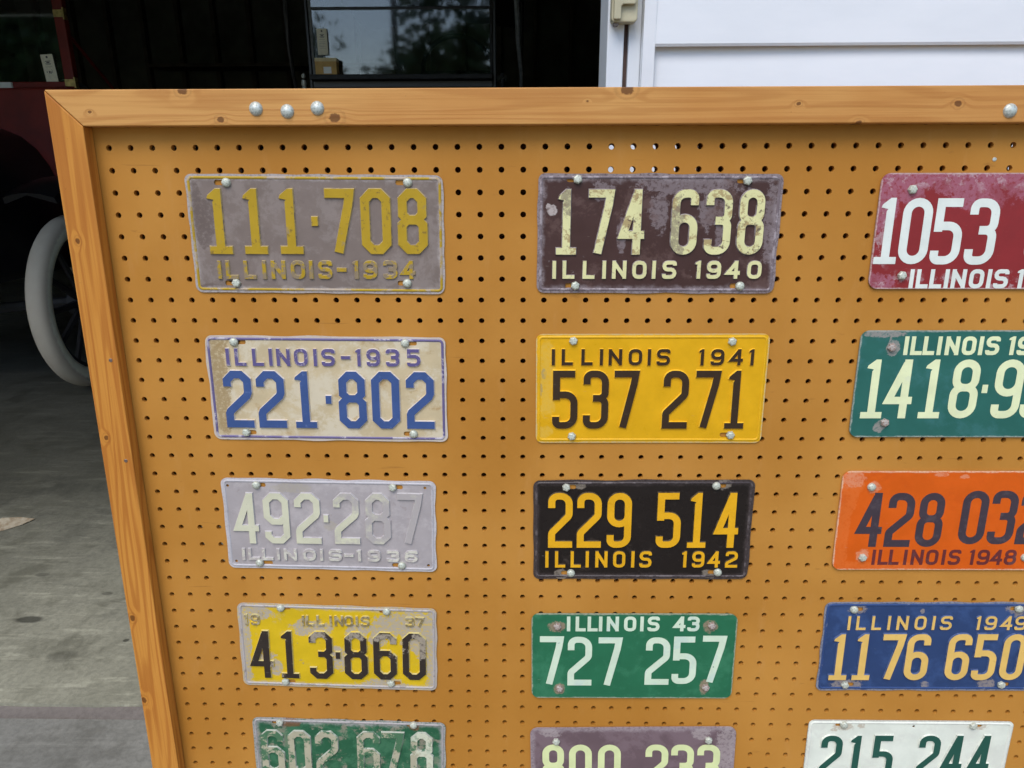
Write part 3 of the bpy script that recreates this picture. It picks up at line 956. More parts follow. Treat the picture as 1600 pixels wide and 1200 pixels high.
def S(key, style, rim, label, base, blay, dig, dlay, small=None, slay=None, rimc=None, rimlay=(), rough=.42, warp=.8, em=2.2, fiber=False, boltmat=None):
    STYLE[key] = dict(style=style, rim=rim, label=label, base=base, blay=blay, dig=dig, dlay=dlay, small=small or dig,
                      slay=slay if slay is not None else dlay, rimc=rimc or dig, rimlay=rimlay, rough=rough, warp=warp, em=em, fiber=fiber, bolt=boltmat)


EDGE = {'1934': rgb(182, 164, 120), '1935': rgb(206, 200, 202), '1936': rgb(186, 184, 190), '1937': rgb(196, 184, 130), '1938': rgb(178, 182, 174), '1940': rgb(154, 146, 150),
        '1941': rgb(232, 190, 60), '1942': rgb(86, 74, 58), '1949': rgb(84, 100, 140), '1950': rgb(200, 206, 202)}


S('1934', 'oct', True, 'worn grey number plate 111 708 with yellow digits and ILLINOIS 1934', rgb(124, 112, 109),
  [(.55, rgb(142, 132, 131), ('noise', 22, .45, .62, 2)), (.75, rgb(98, 86, 84), ('spots', [(.055, .40, .055, .22), (.03, .2, .03, .14), (.05, .97, .09, .05)], 1.1, 35, 3)),
   (.65, rgb(188, 182, 186), ('edge', .009, .012, 60, 5)), (.8, rgb(200, 190, 190), ('noise', 160, .69, .74, 8)), (.5, rgb(112, 100, 98), ('noise', 60, .60, .70, 12))],
  rgb(176, 146, 38), [(.75, rgb(112, 92, 52), ('noise', 110, .56, .66, 6)), (.65, rgb(136, 124, 112), ('noise', 40, .58, .68, 9))],
  slay=[(.85, rgb(130, 118, 108), ('noise', 90, .44, .56, 6))], rimlay=[(.8, rgb(168, 158, 158), ('noise', 25, .45, .6, 6))])
S('1935', 'oct', True, 'cream number plate 221 802 with blue digits and ILLINOIS 1935', rgb(196, 180, 150),
  [(.7, rgb(208, 200, 184), ('noise', 18, .42, .62, 2)), (.75, rgb(168, 140, 98), ('noise', 34, .54, .70, 4)), (.8, rgb(150, 128, 92), ('spots', [(.05, .5, .04, .45), (.05, .1, .05, .1)], 1.2, 45, 3)),
   (.6, rgb(190, 184, 196), ('edge', .008, .012, 60, 5)), (.5, rgb(120, 90, 60), ('noise', 130, .66, .74, 9))],
  rgb(62, 86, 142), [(.6, rgb(100, 120, 170), ('noise', 90, .56, .72, 6)), (.5, rgb(190, 180, 170), ('noise', 150, .68, .74, 9))],
  small=rgb(96, 88, 138), slay=[(.6, rgb(186, 178, 182), ('noise', 120, .52, .66, 6))], rimc=rgb(104, 96, 142), rimlay=[(.7, rgb(190, 186, 196), ('noise', 40, .5, .62, 6))])
S('1936', 'oct', True, 'pale grey number plate 492 287 with cream digits faded at one end', rgb(166, 160, 166),
  [(.6, rgb(182, 176, 182), ('noise', 20, .42, .62, 2)), (.5, rgb(140, 130, 132), ('noise', 45, .56, .70, 4)), (.6, rgb(200, 200, 210), ('edge', .007, .010, 60, 5)), (.4, rgb(168, 160, 140), ('spots', [(.33, .1, .1, .06), (.5, .5, .04, .06)], 1.2, 45, 3))],
  rgb(204, 204, 184), [(.93, rgb(165, 159, 165), ('grad', .46, .80, 1.2, 46, 7)), (.6, rgb(160, 154, 156), ('noise', 90, .60, .70, 6))],
  small=rgb(206, 204, 196), slay=[(.8, rgb(168, 160, 164), ('noise', 150, .42, .58, 6))], rimc=rgb(184, 182, 192), rimlay=[(.5, rgb(150, 142, 150), ('noise', 50, .5, .62, 6))])
S('1937', 'oct', True, 'peeling yellow number plate 413 860 with black digits, grey metal showing', rgb(210, 178, 28),
  [(.6, rgb(190, 170, 100), ('noise', 30, .55, .68, 2)), (.92, rgb(168, 160, 152), ('spots', [(.93, .30, .13, .30), (.985, .6, .05, .5), (.78, .22, .12, .16), (.03, .5, .03, .6), (.10, .12, .10, .08), (.36, .28, .1, .1), (.12, .62, .07, .07), (.72, .95, .14, .08), (.50, .62, .07, .15), (.70, .40, .05, .08), (.60, .30, .06, .10), (.18, .76, .035, .12)], 1.5, 42, 3)),
   (.85, rgb(170, 164, 166), ('edge', .010, .014, 55, 5)), (.7, rgb(140, 128, 112), ('noise', 75, .62, .70, 9))],
  rgb(52, 44, 40), [(.9, rgb(160, 150, 138), ('spots', [(.185, .76, .035, .13), (.40, .38, .045, .12), (.58, .36, .05, .07), (.79, .45, .04, .14), (.91, .45, .05, .16), (.72, .36, .06, .05)], 1.9, 60, 3)), (.7, rgb(160, 150, 120), ('noise', 120, .60, .68, 6))],
  small=rgb(132, 118, 84), slay=[(.85, rgb(174, 164, 140), ('noise', 130, .42, .58, 6))], rimc=rgb(176, 170, 172), rimlay=[(.6, rgb(120, 112, 112), ('noise', 60, .5, .62, 6))])
S('1938', 'oct', True, 'corroded green number plate 602 678, digits worn to bare metal', rgb(40, 92, 66),
  [(.85, rgb(140, 134, 122), ('noise', 38, .50, .60, 2)), (.6, rgb(70, 120, 92), ('noise', 16, .45, .6, 4)), (.85, rgb(166, 164, 168), ('edge', .012, .016, 55, 5)), (.6, rgb(190, 192, 186), ('noise', 120, .64, .70, 9)), (.7, RUSTC, ('spots', [(.84, .06, .03, .05), (.2, .05, .05, .06)], 1.4, 60, 3))],
  rgb(176, 172, 152), [(.9, rgb(48, 104, 74), ('noise', 42, .46, .56, 6)), (.75, rgb(206, 212, 196), ('spots', [(.90, .5, .05, .5), (.86, .16, .06, .08)], 1.2, 50, 3)), (.5, rgb(110, 96, 82), ('noise', 100, .6, .68, 7))],
  rimc=rgb(166, 162, 166), rimlay=[(.6, rgb(100, 110, 104), ('noise', 60, .5, .62, 6))])
S('1940', 'round', True, 'scuffed brown number plate 174 638 with cream digits and ILLINOIS 1940', rgb(70, 48, 46),
  [(.8, rgb(126, 114, 120), ('spots', [(.62, .10, .22, .07), (.50, .3, .04, .18), (.70, .3, .04, .16), (.96, .4, .03, .35), (.27, .14, .05, .08), (.35, .5, .02, .16), (.76, .45, .025, .2)], 1.9, 60, 3)), (.8, rgb(150, 140, 148), ('edge', .011, .018, 50, 5)),
   (.8, rgb(150, 142, 148), ('noise', 60, .62, .70, 9)), (.8, rgb(188, 178, 180), ('spots', [(.06, .30, .022, .05), (.045, .27, .012, .03)], .9, 90, 13)), (.5, rgb(104, 82, 80), ('noise', 20, .5, .65, 4))],
  rgb(218, 216, 166), [(.85, rgb(160, 138, 98), ('noise', 62, .50, .60, 6)), (.85, rgb(92, 76, 70), ('noise', 100, .56, .64, 9)), (.7, rgb(120, 108, 100), ('spots', [(.12, .22, .03, .12), (.58, .5, .03, .3)], 1.4, 50, 3))],
  slay=[(.5, rgb(150, 140, 130), ('noise', 150, .56, .66, 6))], rimc=rgb(120, 108, 116), rimlay=[(.7, rgb(170, 162, 172), ('noise', 60, .46, .6, 6))])
S('1941', 'round', True, 'clean yellow number plate 537 271 with dark digits and ILLINOIS 1941', rgb(220, 168, 20),
  [(.5, rgb(208, 176, 84), ('spots', [(.05, .4, .04, .4), (.03, .9, .06, .06)], 1.1, 40, 3)), (.6, rgb(150, 140, 110), ('spots', [(.035, .36, .012, .05), (.02, .5, .01, .06)], .9, 80, 5)), (.5, rgb(200, 160, 60), ('noise', 90, .66, .72, 9)), (.7, rgb(190, 180, 150), ('edge', .0022, .004, 70, 5))],
  rgb(58, 44, 32), [(.5, rgb(110, 90, 50), ('noise', 140, .64, .72, 6))], rimc=rgb(224, 174, 30), rimlay=[(.4, rgb(200, 160, 60), ('noise', 60, .55, .65, 6))], warp=.5, rough=.33)
S('1942', 'round', True, 'glossy black number plate 229 514 with yellow digits and ILLINOIS 1942', rgb(34, 28, 26),
  [(.5, rgb(92, 82, 84), ('edge', .010, .010, 40, 5)), (.6, rgb(150, 140, 130), ('spots', [(.20, .05, .04, .04), (.86, .05, .04, .05), (.13, .95, .04, .05), (.82, .95, .03, .05)], 1.3, 60, 3)), (.4, rgb(80, 70, 66), ('noise', 30, .55, .7, 9))],
  rgb(226, 170, 30), [(.4, rgb(190, 130, 20), ('noise', 60, .6, .7, 6))], rimc=rgb(66, 58, 60), rimlay=[(.6, rgb(116, 108, 112), ('noise', 50, .45, .62, 6))], warp=.6, rough=.26)
S('1943', 'round', False, 'flat green fibreboard number plate 727 257 with white digits and ILLINOIS 43', rgb(38, 106, 76),
  [(.6, rgb(60, 126, 96), ('noise', 12, .45, .65, 2)), (.8, rgb(150, 128, 112), ('spots', [(.125, .15, .04, .07), (.87, .14, .035, .08), (.14, .89, .03, .07), (.86, .86, .025, .09)], 1.0, 60, 3)), (.7, rgb(170, 170, 156), ('edge', .0022, .005, 80, 5)), (.6, rgb(30, 84, 62), ('noise', 60, .62, .7, 9))],
  rgb(206, 224, 206), [(.85, rgb(60, 100, 84), ('noise', 75, .655, .69, 6)), (.4, rgb(176, 200, 206), ('noise', 20, .5, .65, 4))], fiber=True, em=.25, warp=.5, rough=.5, boltmat='rust')
S('1944', 'round', False, 'flat purple brown number plate 800 233 with pale cream digits', rgb(106, 88, 96),
  [(.6, rgb(126, 108, 118), ('noise', 14, .42, .62, 2)), (.7, rgb(160, 148, 156), ('edge', .009, .014, 60, 5)), (.6, rgb(170, 160, 164), ('spots', [(.95, .25, .05, .3), (.83, .08, .05, .07), (.1, .06, .05, .06)], 1.5, 70, 3)), (.6, rgb(84, 66, 72), ('noise', 60, .6, .7, 9))],
  rgb(214, 224, 172), [(.5, rgb(180, 176, 140), ('noise', 90, .64, .72, 6))], fiber=True, em=.25, warp=.5, rough=.5)
S('1946', 'round', False, 'flat red number plate 1053 with white digits and mauve bleached edges', rgb(138, 42, 46),
  [(.62, rgb(166, 110, 134), ('spots', [(.30, .02, .40, .16), (.03, .25, .05, .3), (.7, .06, .3, .2), (.02, .95, .08, .12), (.13, .16, .06, .12), (.4, .2, .12, .12)], 1.5, 26, 3)), (.5, rgb(196, 180, 190), ('mul', ('edge', .024, .03, 60, 5), ('noise', 70, .5, .6, 8))), (.5, rgb(128, 40, 44), ('noise', 12, .5, .62, 9)), (.7, rgb(200, 180, 180), ('edge', .002, .004, 80, 5))],
  rgb(222, 230, 230), [(.4, rgb(200, 190, 196), ('noise', 120, .64, .7, 6))], fiber=True, em=.25, warp=.5, rough=.46)
S('1947', 'round', False, 'flat teal green number plate 1418 93 with cream digits', rgb(42, 100, 94),
  [(.5, rgb(62, 116, 120), ('noise', 10, .45, .65, 2)), (.7, rgb(160, 150, 150), ('spots', [(.10, .03, .09, .035), (.145, .16, .03, .07), (.13, .90, .03, .06), (.13, .1, .005, .12)], 1.1, 70, 3)), (.7, rgb(170, 176, 172), ('edge', .0022, .005, 80, 5)), (.5, rgb(34, 82, 80), ('noise', 60, .6, .7, 9))],
  rgb(226, 234, 194), [(.4, rgb(206, 214, 196), ('noise', 50, .55, .65, 6))], fiber=True, em=.25, warp=.5, rough=.46, boltmat='rust')
S('1948', 'round', False, 'flat orange number plate 428 03 with dark digits and ILLINOIS 1948', rgb(212, 92, 12),
  [(.5, rgb(216, 112, 50), ('spots', [(.03, .2, .06, .3), (.02, .6, .04, .5), (.2, .97, .25, .06)], 1.3, 30, 3)), (.6, rgb(214, 150, 120), ('spots', [(.05, .08, .05, .09), (.14, .16, .03, .06), (.13, .85, .03, .07), (.43, .03, .03, .02), (.53, .05, .02, .02)], 1.3, 80, 6)), (.8, rgb(220, 190, 165), ('edge', .0022, .005, 80, 5)), (.4, rgb(196, 80, 10), ('noise', 20, .5, .65, 9))],
  rgb(66, 56, 66), [(.4, rgb(92, 82, 90), ('noise', 60, .5, .65, 6))], small=rgb(104, 46, 48), fiber=True, em=.25, warp=.5, rough=.42)
S('1949', 'round', True, 'blue metal number plate 1176 650 with tan yellow digits and ILLINOIS 1949', rgb(44, 66, 112),
  [(.6, rgb(58, 84, 136), ('noise', 14, .45, .65, 2)), (.75, rgb(150, 150, 160), ('edge', .0035, .008, 70, 5)), (.75, rgb(150, 140, 136), ('spots', [(.14, .07, .04, .06), (.83, .07, .05, .08), (.13, .93, .07, .06), (.75, .93, .04, .07), (.48, .93, .02, .04), (.42, .1, .01, .03)], 1.5, 80, 3)), (.7, rgb(140, 150, 170), ('noise', 130, .69, .74, 9))],
  rgb(224, 186, 106), [(.7, rgb(120, 84, 44), ('noise', 120, .64, .70, 6))], slay=[(.5, rgb(170, 130, 80), ('noise', 120, .55, .66, 6))], rimc=rgb(48, 72, 124), rimlay=[(.5, rgb(130, 136, 156), ('noise', 50, .58, .66, 6))])
S('1950', 'round', True, 'white number plate 215 244 with dark green digits', rgb(222, 228, 222),
  [(.5, rgb(206, 208, 204), ('noise', 14, .5, .65, 2)), (.6, rgb(170, 150, 130), ('spots', [(.17, .07, .05, .06), (.83, .06, .05, .05), (.26, .06, .02, .04), (.13, .12, .02, .02)], 1.4, 90, 3)), (.6, rgb(150, 146, 142), ('edge', .0018, .004, 80, 5))],
  rgb(36, 84, 74), [(.5, rgb(70, 112, 104), ('noise', 130, .66, .72, 6))], rimc=rgb(224, 228, 224), rimlay=[(.3, rgb(190, 190, 188), ('noise', 60, .5, .6, 6))], warp=.5)

hexbolt = MB()
hexbolt.lathe([(.0001, .0036), (.0034, .0035), (.0046, .0030), (.0055, .0016), (.0055, -.0012)], 6)
hexbolt_me = {}
for nm, mt in (('zinc', M_bolt), ('rust', M_rust)):
    me = hexbolt.mesh('bolt')
    me.materials.append(mt)
    hexbolt_me[nm] = me
roundbolt = MB().lathe([(.0001, .0034), (.0026, .0032), (.0045, .0024), (.0054, .0010), (.0054, -.0012)], 14)
round_me = roundbolt.mesh('bolt', True)
round_me.materials.append(M_bolt)


def rrloop(W, H, r, inset=0.0, seg=5, step=14.0):
    """rounded rectangle outline, millimetres, same point count for every inset"""
    hw, hh = W / 2 - inset, H / 2 - inset
    r = max(r - inset, .6)
    cs = [(hw - r, -hh + r, -90), (hw - r, hh - r, 0), (-hw + r, hh - r, 90), (-hw + r, -hh + r, 180)]
    pts = []
    nx, ny = int(W / step), int(H / step)
    for i, (cx, cy, a0) in enumerate(cs):
        for k in range(seg + 1):
            a = radians(a0 + 90 * k / seg)
            pts.append(Vector((cx + r * cos(a), cy + r * sin(a))))
        c2 = cs[(i + 1) % 4]
        a = radians(a0 + 90)
        p0 = pts[-1]
        p1 = Vector((c2[0] + r * cos(a), c2[1] + r * sin(a)))
        n = ny if i % 2 == 0 else nx
        for k in range(1, n):
            pts.append(p0.lerp(p1, k / n))
    return pts


def make_plate(key, idx):
    P, st = PLATES[key], STYLE[key]
    W, H = P['W'], P['H']
    rnd = random.Random(100 + idx)
    u, w = P['c']
    gap = .0009 if not st['fiber'] else .0022
    M = MBOARD @ Matrix.Translation((u, -gap - .0009, w)) @ TOFRONT @ Matrix.Rotation(radians(P['ang']), 4, 'Z')
    root = empty('number_plate', M=M, label=st['label'] + ' on the pegboard', cat='number plate')
    A = [(rnd.uniform(-1, 1), rnd.uniform(.6, 2.2), rnd.uniform(.6, 2.2), rnd.uniform(0, 6)) for _ in range(4)]
    corners = [(sx * W / 2, sy * H / 2, rnd.uniform(-.3, 1.0)) for sx in (-1, 1) for sy in (-1, 1)]

    def zf(x, y):
        z = sum(a * sin(fx * x / W * 3 + fy * y / H * 3 + ph) for a, fx, fy, ph in A) * st['warp'] * .25
        for cx, cy, am in corners:
            d2 = ((x - cx) ** 2 + (y - cy) ** 2) / 900
            z += am * st['warp'] * exp(-d2)
        return max(-.9, z)
    # sheet
    loop = rrloop(W, H, 8.5 if not st['fiber'] else 11)
    if st['warp'] > .55 and not st['fiber']:
        wob = [(rnd.uniform(0, 6), rnd.uniform(.05, .12)) for _ in range(3)]
        loop = [p + p.normalized() * .35 * sum(sin(p.x * f + p.y * f * 1.3 + ph) for ph, f in wob) for p in loop]
    slots = []
    for bx, by, dx in P['bolts']:
        if dx is None:
            slots.append([Vector((bx + 2.0 * cos(a), by + 2.0 * sin(a))) for a in [2 * pi * k / 10 for k in range(10)]])
            continue
        if abs(dx) < 1:
            continue
        sh = 3.0
        xa, xb = (bx - 1, bx + dx + math.copysign(3.0, dx))
        xa, xb = min(xa, xb), max(xa, xb)
        by2 = max(min(by, H / 2 - 5.4), -H / 2 + 5.4)
        slots.append([Vector(q) for q in rrect(xa, xb, by2 - sh, by2 + sh, 2.2, 2)])
    vc = list(loop)
    fc = [list(range(len(loop)))]
    for s_ in slots:
        fc.append(list(range(len(vc), len(vc) + len(s_))))
        vc += s_

    def in_slot(p, pad=0.0):
        for s_ in slots:
            x0, x1 = min(q.x for q in s_) - pad, max(q.x for q in s_) + pad
            y0, y1 = min(q.y for q in s_) - pad, max(q.y for q in s_) + pad
            if x0 < p.x < x1 and y0 < p.y < y1:
                return True
        return False
    nx, ny = int(W / 12), int(H / 12)
    for i in range(1, nx):
        for j in range(1, ny):
            p = Vector((-W / 2 + W * i / nx, -H / 2 + H * j / ny))
            if not in_slot(p, 1.5):
                vc.append(p)
    r = delaunay_2d_cdt(vc, [], fc, 1, 1e-3)
    tv = r[0]
    tris = []
    for f in r[2]:
        c = sum((tv[i] for i in f), Vector((0, 0))) / len(f)
        hit = False
        for s_ in slots:
            # convex test
            sgn = [(s_[(k + 1) % len(s_)] - s_[k]).cross(c - s_[k]) for k in range(len(s_))]
            if all(q > -1e-6 for q in sgn) or all(q < 1e-6 for q in sgn):
                hit = True
        if not hit:
            tris.append(tuple(f))
    vs_, fs_ = raised(tv, tris, zf, 0.0, 0.0, .9 if not st['fiber'] else 1.9)
    nb = len(tv)
    back = [tuple(reversed(f)) for f in tris]
    dz = (.9 if not st['fiber'] else 1.9) * .001
    base_i = len(vs_)
    vs_ = vs_ + [(x, y, z - dz) for x, y, z in vs_[:nb]]
    fs_ = fs_ + [tuple(i + base_i for i in f) for f in back]
    Wm, Hm = W * .001, H * .001
    mb = paint('plate_paint_' + key, root, Wm, Hm, st['base'], st['blay'], st['rough'])
    md = paint('digit_paint_' + key, root, Wm, Hm, st['dig'], st['dlay'], st['rough'])
    ms = paint('letter_paint_' + key, root, Wm, Hm, st['small'], st['slay'], st['rough'])
    me_ = paint('edge_wear_' + key, root, Wm, Hm, EDGE[key], [(.8, st['base'], ('noise', 70, .48, .58, 21))], st['rough']) if key in EDGE else None
    MB().add(vs_, fs_).build('sheet', mb, root)
    if st['rim']:
        mr = paint('rim_paint_' + key, root, Wm, Hm, st['rimc'], st['rimlay'], st['rough'])
        prof = [(2.0, -.5), (2.5, .0), (3.1, .75), (3.7, .95), (4.5, .95), (5.1, .75), (5.7, .0), (6.2, -.5)]
        b = MB()
        vv, ff = [], []
        for ins, hz in prof:
            for p in rrloop(W, H, 8.5, ins):
                vv.append((p.x * .001, p.y * .001, (zf(p.x, p.y) + hz) * .001))
        n = len(loop)
        for q in range(len(prof) - 1):
            for k in range(n):
                k2 = (k + 1) % n
                ff.append((q * n + k, q * n + k2, (q + 1) * n + k2, (q + 1) * n + k))
        b.add(vv, ff).build('rim', mr, root, smooth=True)
    for lst, mat, nm in ((P['big'], md, 'digit'), (P['small'], ms, 'letter')):
        for ch, x, y, cw, chh, sw in lst:
            style = st['style'] if nm == 'digit' else 'small'
            if nm == 'letter' and ch == '1':
                ch2 = 'i'
            else:
                ch2 = ch
            v2, t2 = glyph(ch2, cw, chh, sw * (1.0 if nm == 'digit' else .92), style)
            v2 = [p + Vector((x, y)) for p in v2]
            em = st['em'] if nm == 'digit' else st['em'] * .8
            vs_, fs_ = raised(v2, t2, zf, em, (1.0 if nm == 'digit' else .65) if em > .5 else .05, .3)
            name = nm if ch not in '.-' else ('dot' if ch == '.' else 'dash')
            if nm == 'letter' and ch.isdigit():
                name = 'digit'
            o = MB().add(vs_, fs_).build(name, mat, root)
            if me_ is not None:
                o.data.materials.append(me_)
                for p_ in o.data.polygons:
                    if abs(p_.normal.z) < .93:
                        p_.material_index = 1
    for bx, by, dx in P['bolts']:
        if dx is None:
            continue
        me = hexbolt_me['rust'] if st['bolt'] == 'rust' else (hexbolt_me['zinc'] if (idx + int(bx)) % 2 else round_me)
        o = bpy.data.objects.new('bolt', me)
        COL.objects.link(o)
        o.parent = root
        o.matrix_local = Matrix.Translation((bx * .001, by * .001, (zf(bx, by) + .8) * .001)) @ Matrix.Rotation(rnd.uniform(0, 3), 4, 'Z') @ Matrix.Rotation(rnd.uniform(-.12, .12), 4, 'X')
    return root


for i, k in enumerate(PLATES):
    make_plate(k, i)

# ------------------------------------------------------------------ old cars in the garage
M_black = simple('black_enamel', (.008, .008, .009, 1), .3, var=.3, scale=6)
M_blackm = simple('black_iron', (.016, .016, .016, 1), .65, var=.4, scale=30)
M_red = simple('dark_red_enamel', (.17, .012, .006, 1), .55, var=.25, scale=8)
M_brass = simple('brass', (.55, .42, .16, 1), .35, .8, var=.3, scale=50)
M_leather = simple('black_leather', (.022, .02, .02, 1), .5, var=.4, scale=40, bump=.4)
M_spoke = simple('painted_spoke', (.010, .008, .007, 1), .85, var=.3, scale=20)
M_strap = simple('grey_strap', (.16, .17, .17, 1), .6, var=.3, scale=40)
t = NT('white_rubber')
v = t.coord()
n = t.noise(v, 9, 5, .6)
n2 = t.noise(v, 60, 5, .65, 3)
c = t.mix(t.step(n, .35, .7), (.86, .83, .62, 1), (.72, .67, .50, 1))
xx, yy, zz = t.sep(v)
rad = t.math('SQRT', t.math('ADD', t.math('MULTIPLY', yy, yy), t.math('MULTIPLY', zz, zz)))
tread = t.math('ADD', rad, t.math('MULTIPLY', t.math('SUBTRACT', n2, .5), .02))
c = t.mix(t.math('MULTIPLY', t.step(tread, .400, .416), .75), c, (.46, .37, .28, 1))
c = t.mix(t.math('MULTIPLY', t.step(n2, .6, .75), .5), c, (.50, .44, .32, 1))
t.bump(n2, .2, .002)
M_tyre = t.done(c, .75)
t = NT('window_glass')
gl = t.n('ShaderNodeBsdfGlossy')
gl.inputs['Roughness'].default_value = .035
gl.inputs['Color'].default_value = (1, 1, 1, 1)
tr = t.n('ShaderNodeBsdfTransparent')
tr.inputs[0].default_value = (.86, .88, .87, 1)
fr = t.n('ShaderNodeFresnel')
fr.inputs[0].default_value = 1.62
mx = t.n('ShaderNodeMixShader')
t.t.links.new(fr.outputs[0], mx.inputs[0])
t.t.links.new(tr.outputs[0], mx.inputs[1])
t.t.links.new(gl.outputs[0], mx.inputs[2])
t.t.links.new(mx.outputs[0], t.out.inputs[0])
M_glass = t.m

AX = Matrix.Rotation(radians(90), 4, 'Y')               # lathe axis z -> x


def wheel(parent, x, y, R, side, steer=0.0, rt=.054):
    w = empty('wheel')
    w.parent = parent
    w.matrix_local = Matrix.Translation((x, y, R)) @ Matrix.Rotation(steer, 4, 'Z')
    prof = []
    for k in range(20):                                 # squarish tread, round walls
        a = 2 * pi * k / 20
        c, s_ = cos(a), sin(a)
        p = 2.6
        f = (abs(c) ** p + abs(s_) ** p) ** (-1 / p)
        prof.append((R - rt + rt * c * f * (1.0 if c > 0 else .9), rt * .92 * s_ * f))
    MB().lathe(prof, 64, AX, closed=True).build('tyre', M_tyre, w, True)
    ri = R - 2 * rt + .008
    MB().lathe([(ri, -.03), (ri + .012, -.036), (ri + .012, .036), (ri, .03), (ri - .02, .02), (ri - .02, -.02)], 48, AX, closed=True).build('rim', M_blackm, w, True)
    sp = MB()
    for k in range(12):
        a = 2 * pi * k / 12
        sp.tube([(0, .05 * cos(a), .05 * sin(a)), (0, .12 * cos(a), .12 * sin(a)), (0, (ri - .012) * cos(a), (ri - .012) * sin(a))], [.022, .017, .014], 6)
    sp.build('spokes', M_spoke, w, True)
    MB().lathe([(.001, .10), (.03, .095), (.035, .06), (.07, .045), (.075, .02), (.075, -.05), (.001, -.05)], 20, AX).build(
        'hub', M_blackm, w, True, M=Matrix.Scale(side, 4, (1, 0, 0)))
    return w


def arc_strip(b, cx0, cx1, cy, cz, r, a0, a1, n=18, lip=.03, tail=None):
    pts = []
    for k in range(n + 1):
        a = radians(a0 + (a1 - a0) * k / n)
        pts.append((cy - r * cos(a), cz + r * sin(a)))
    if tail:
        pts.append(tail)
    sec = [(cx0, -lip), (cx0 + .004, 0.0), (cx0 * .75 + cx1 * .25, .018), (cx0 * .5 + cx1 * .5, .024), (cx0 * .25 + cx1 * .75, .018), (cx1 - .004, 0.0), (cx1, -lip), (cx1 - .008, -lip), (cx0 * .5 + cx1 * .5, .012), (cx0 + .008, -lip)]
    m_ = len(sec)
    vv, ff = [], []
    for i, (y, z) in enumerate(pts):
        j0, j1 = max(i - 1, 0), min(i + 1, len(pts) - 1)
        ty, tz = pts[j1][0] - pts[j0][0], pts[j1][1] - pts[j0][1]
        l = sqrt(ty * ty + tz * tz) or 1
        ny_, nz_ = -tz / l, ty / l
        for x, h in sec:
            vv.append((x, y + ny_ * h, z + nz_ * h))
    for i in range(len(pts) - 1):
        for k in range(m_):
            k2 = (k + 1) % m_
            ff.append((i * m_ + k, i * m_ + k2, (i + 1) * m_ + k2, (i + 1) * m_ + k))
    ff.append(tuple(range(m_)))
    ff.append(tuple((len(pts) - 1) * m_ + k for k in range(m_)))
    b.add(vv, ff)


def hood_section(hw, ztop, z0, n=14, sq=2.8):
    p = []
    for k in range(n + 1):
        a = pi * k / n
        c, s_ = cos(a), sin(a)
        p.append((hw * math.copysign(abs(c) ** (2 / sq), c), z0 + (ztop - z0) * abs(s_) ** (2 / sq)))
    return p


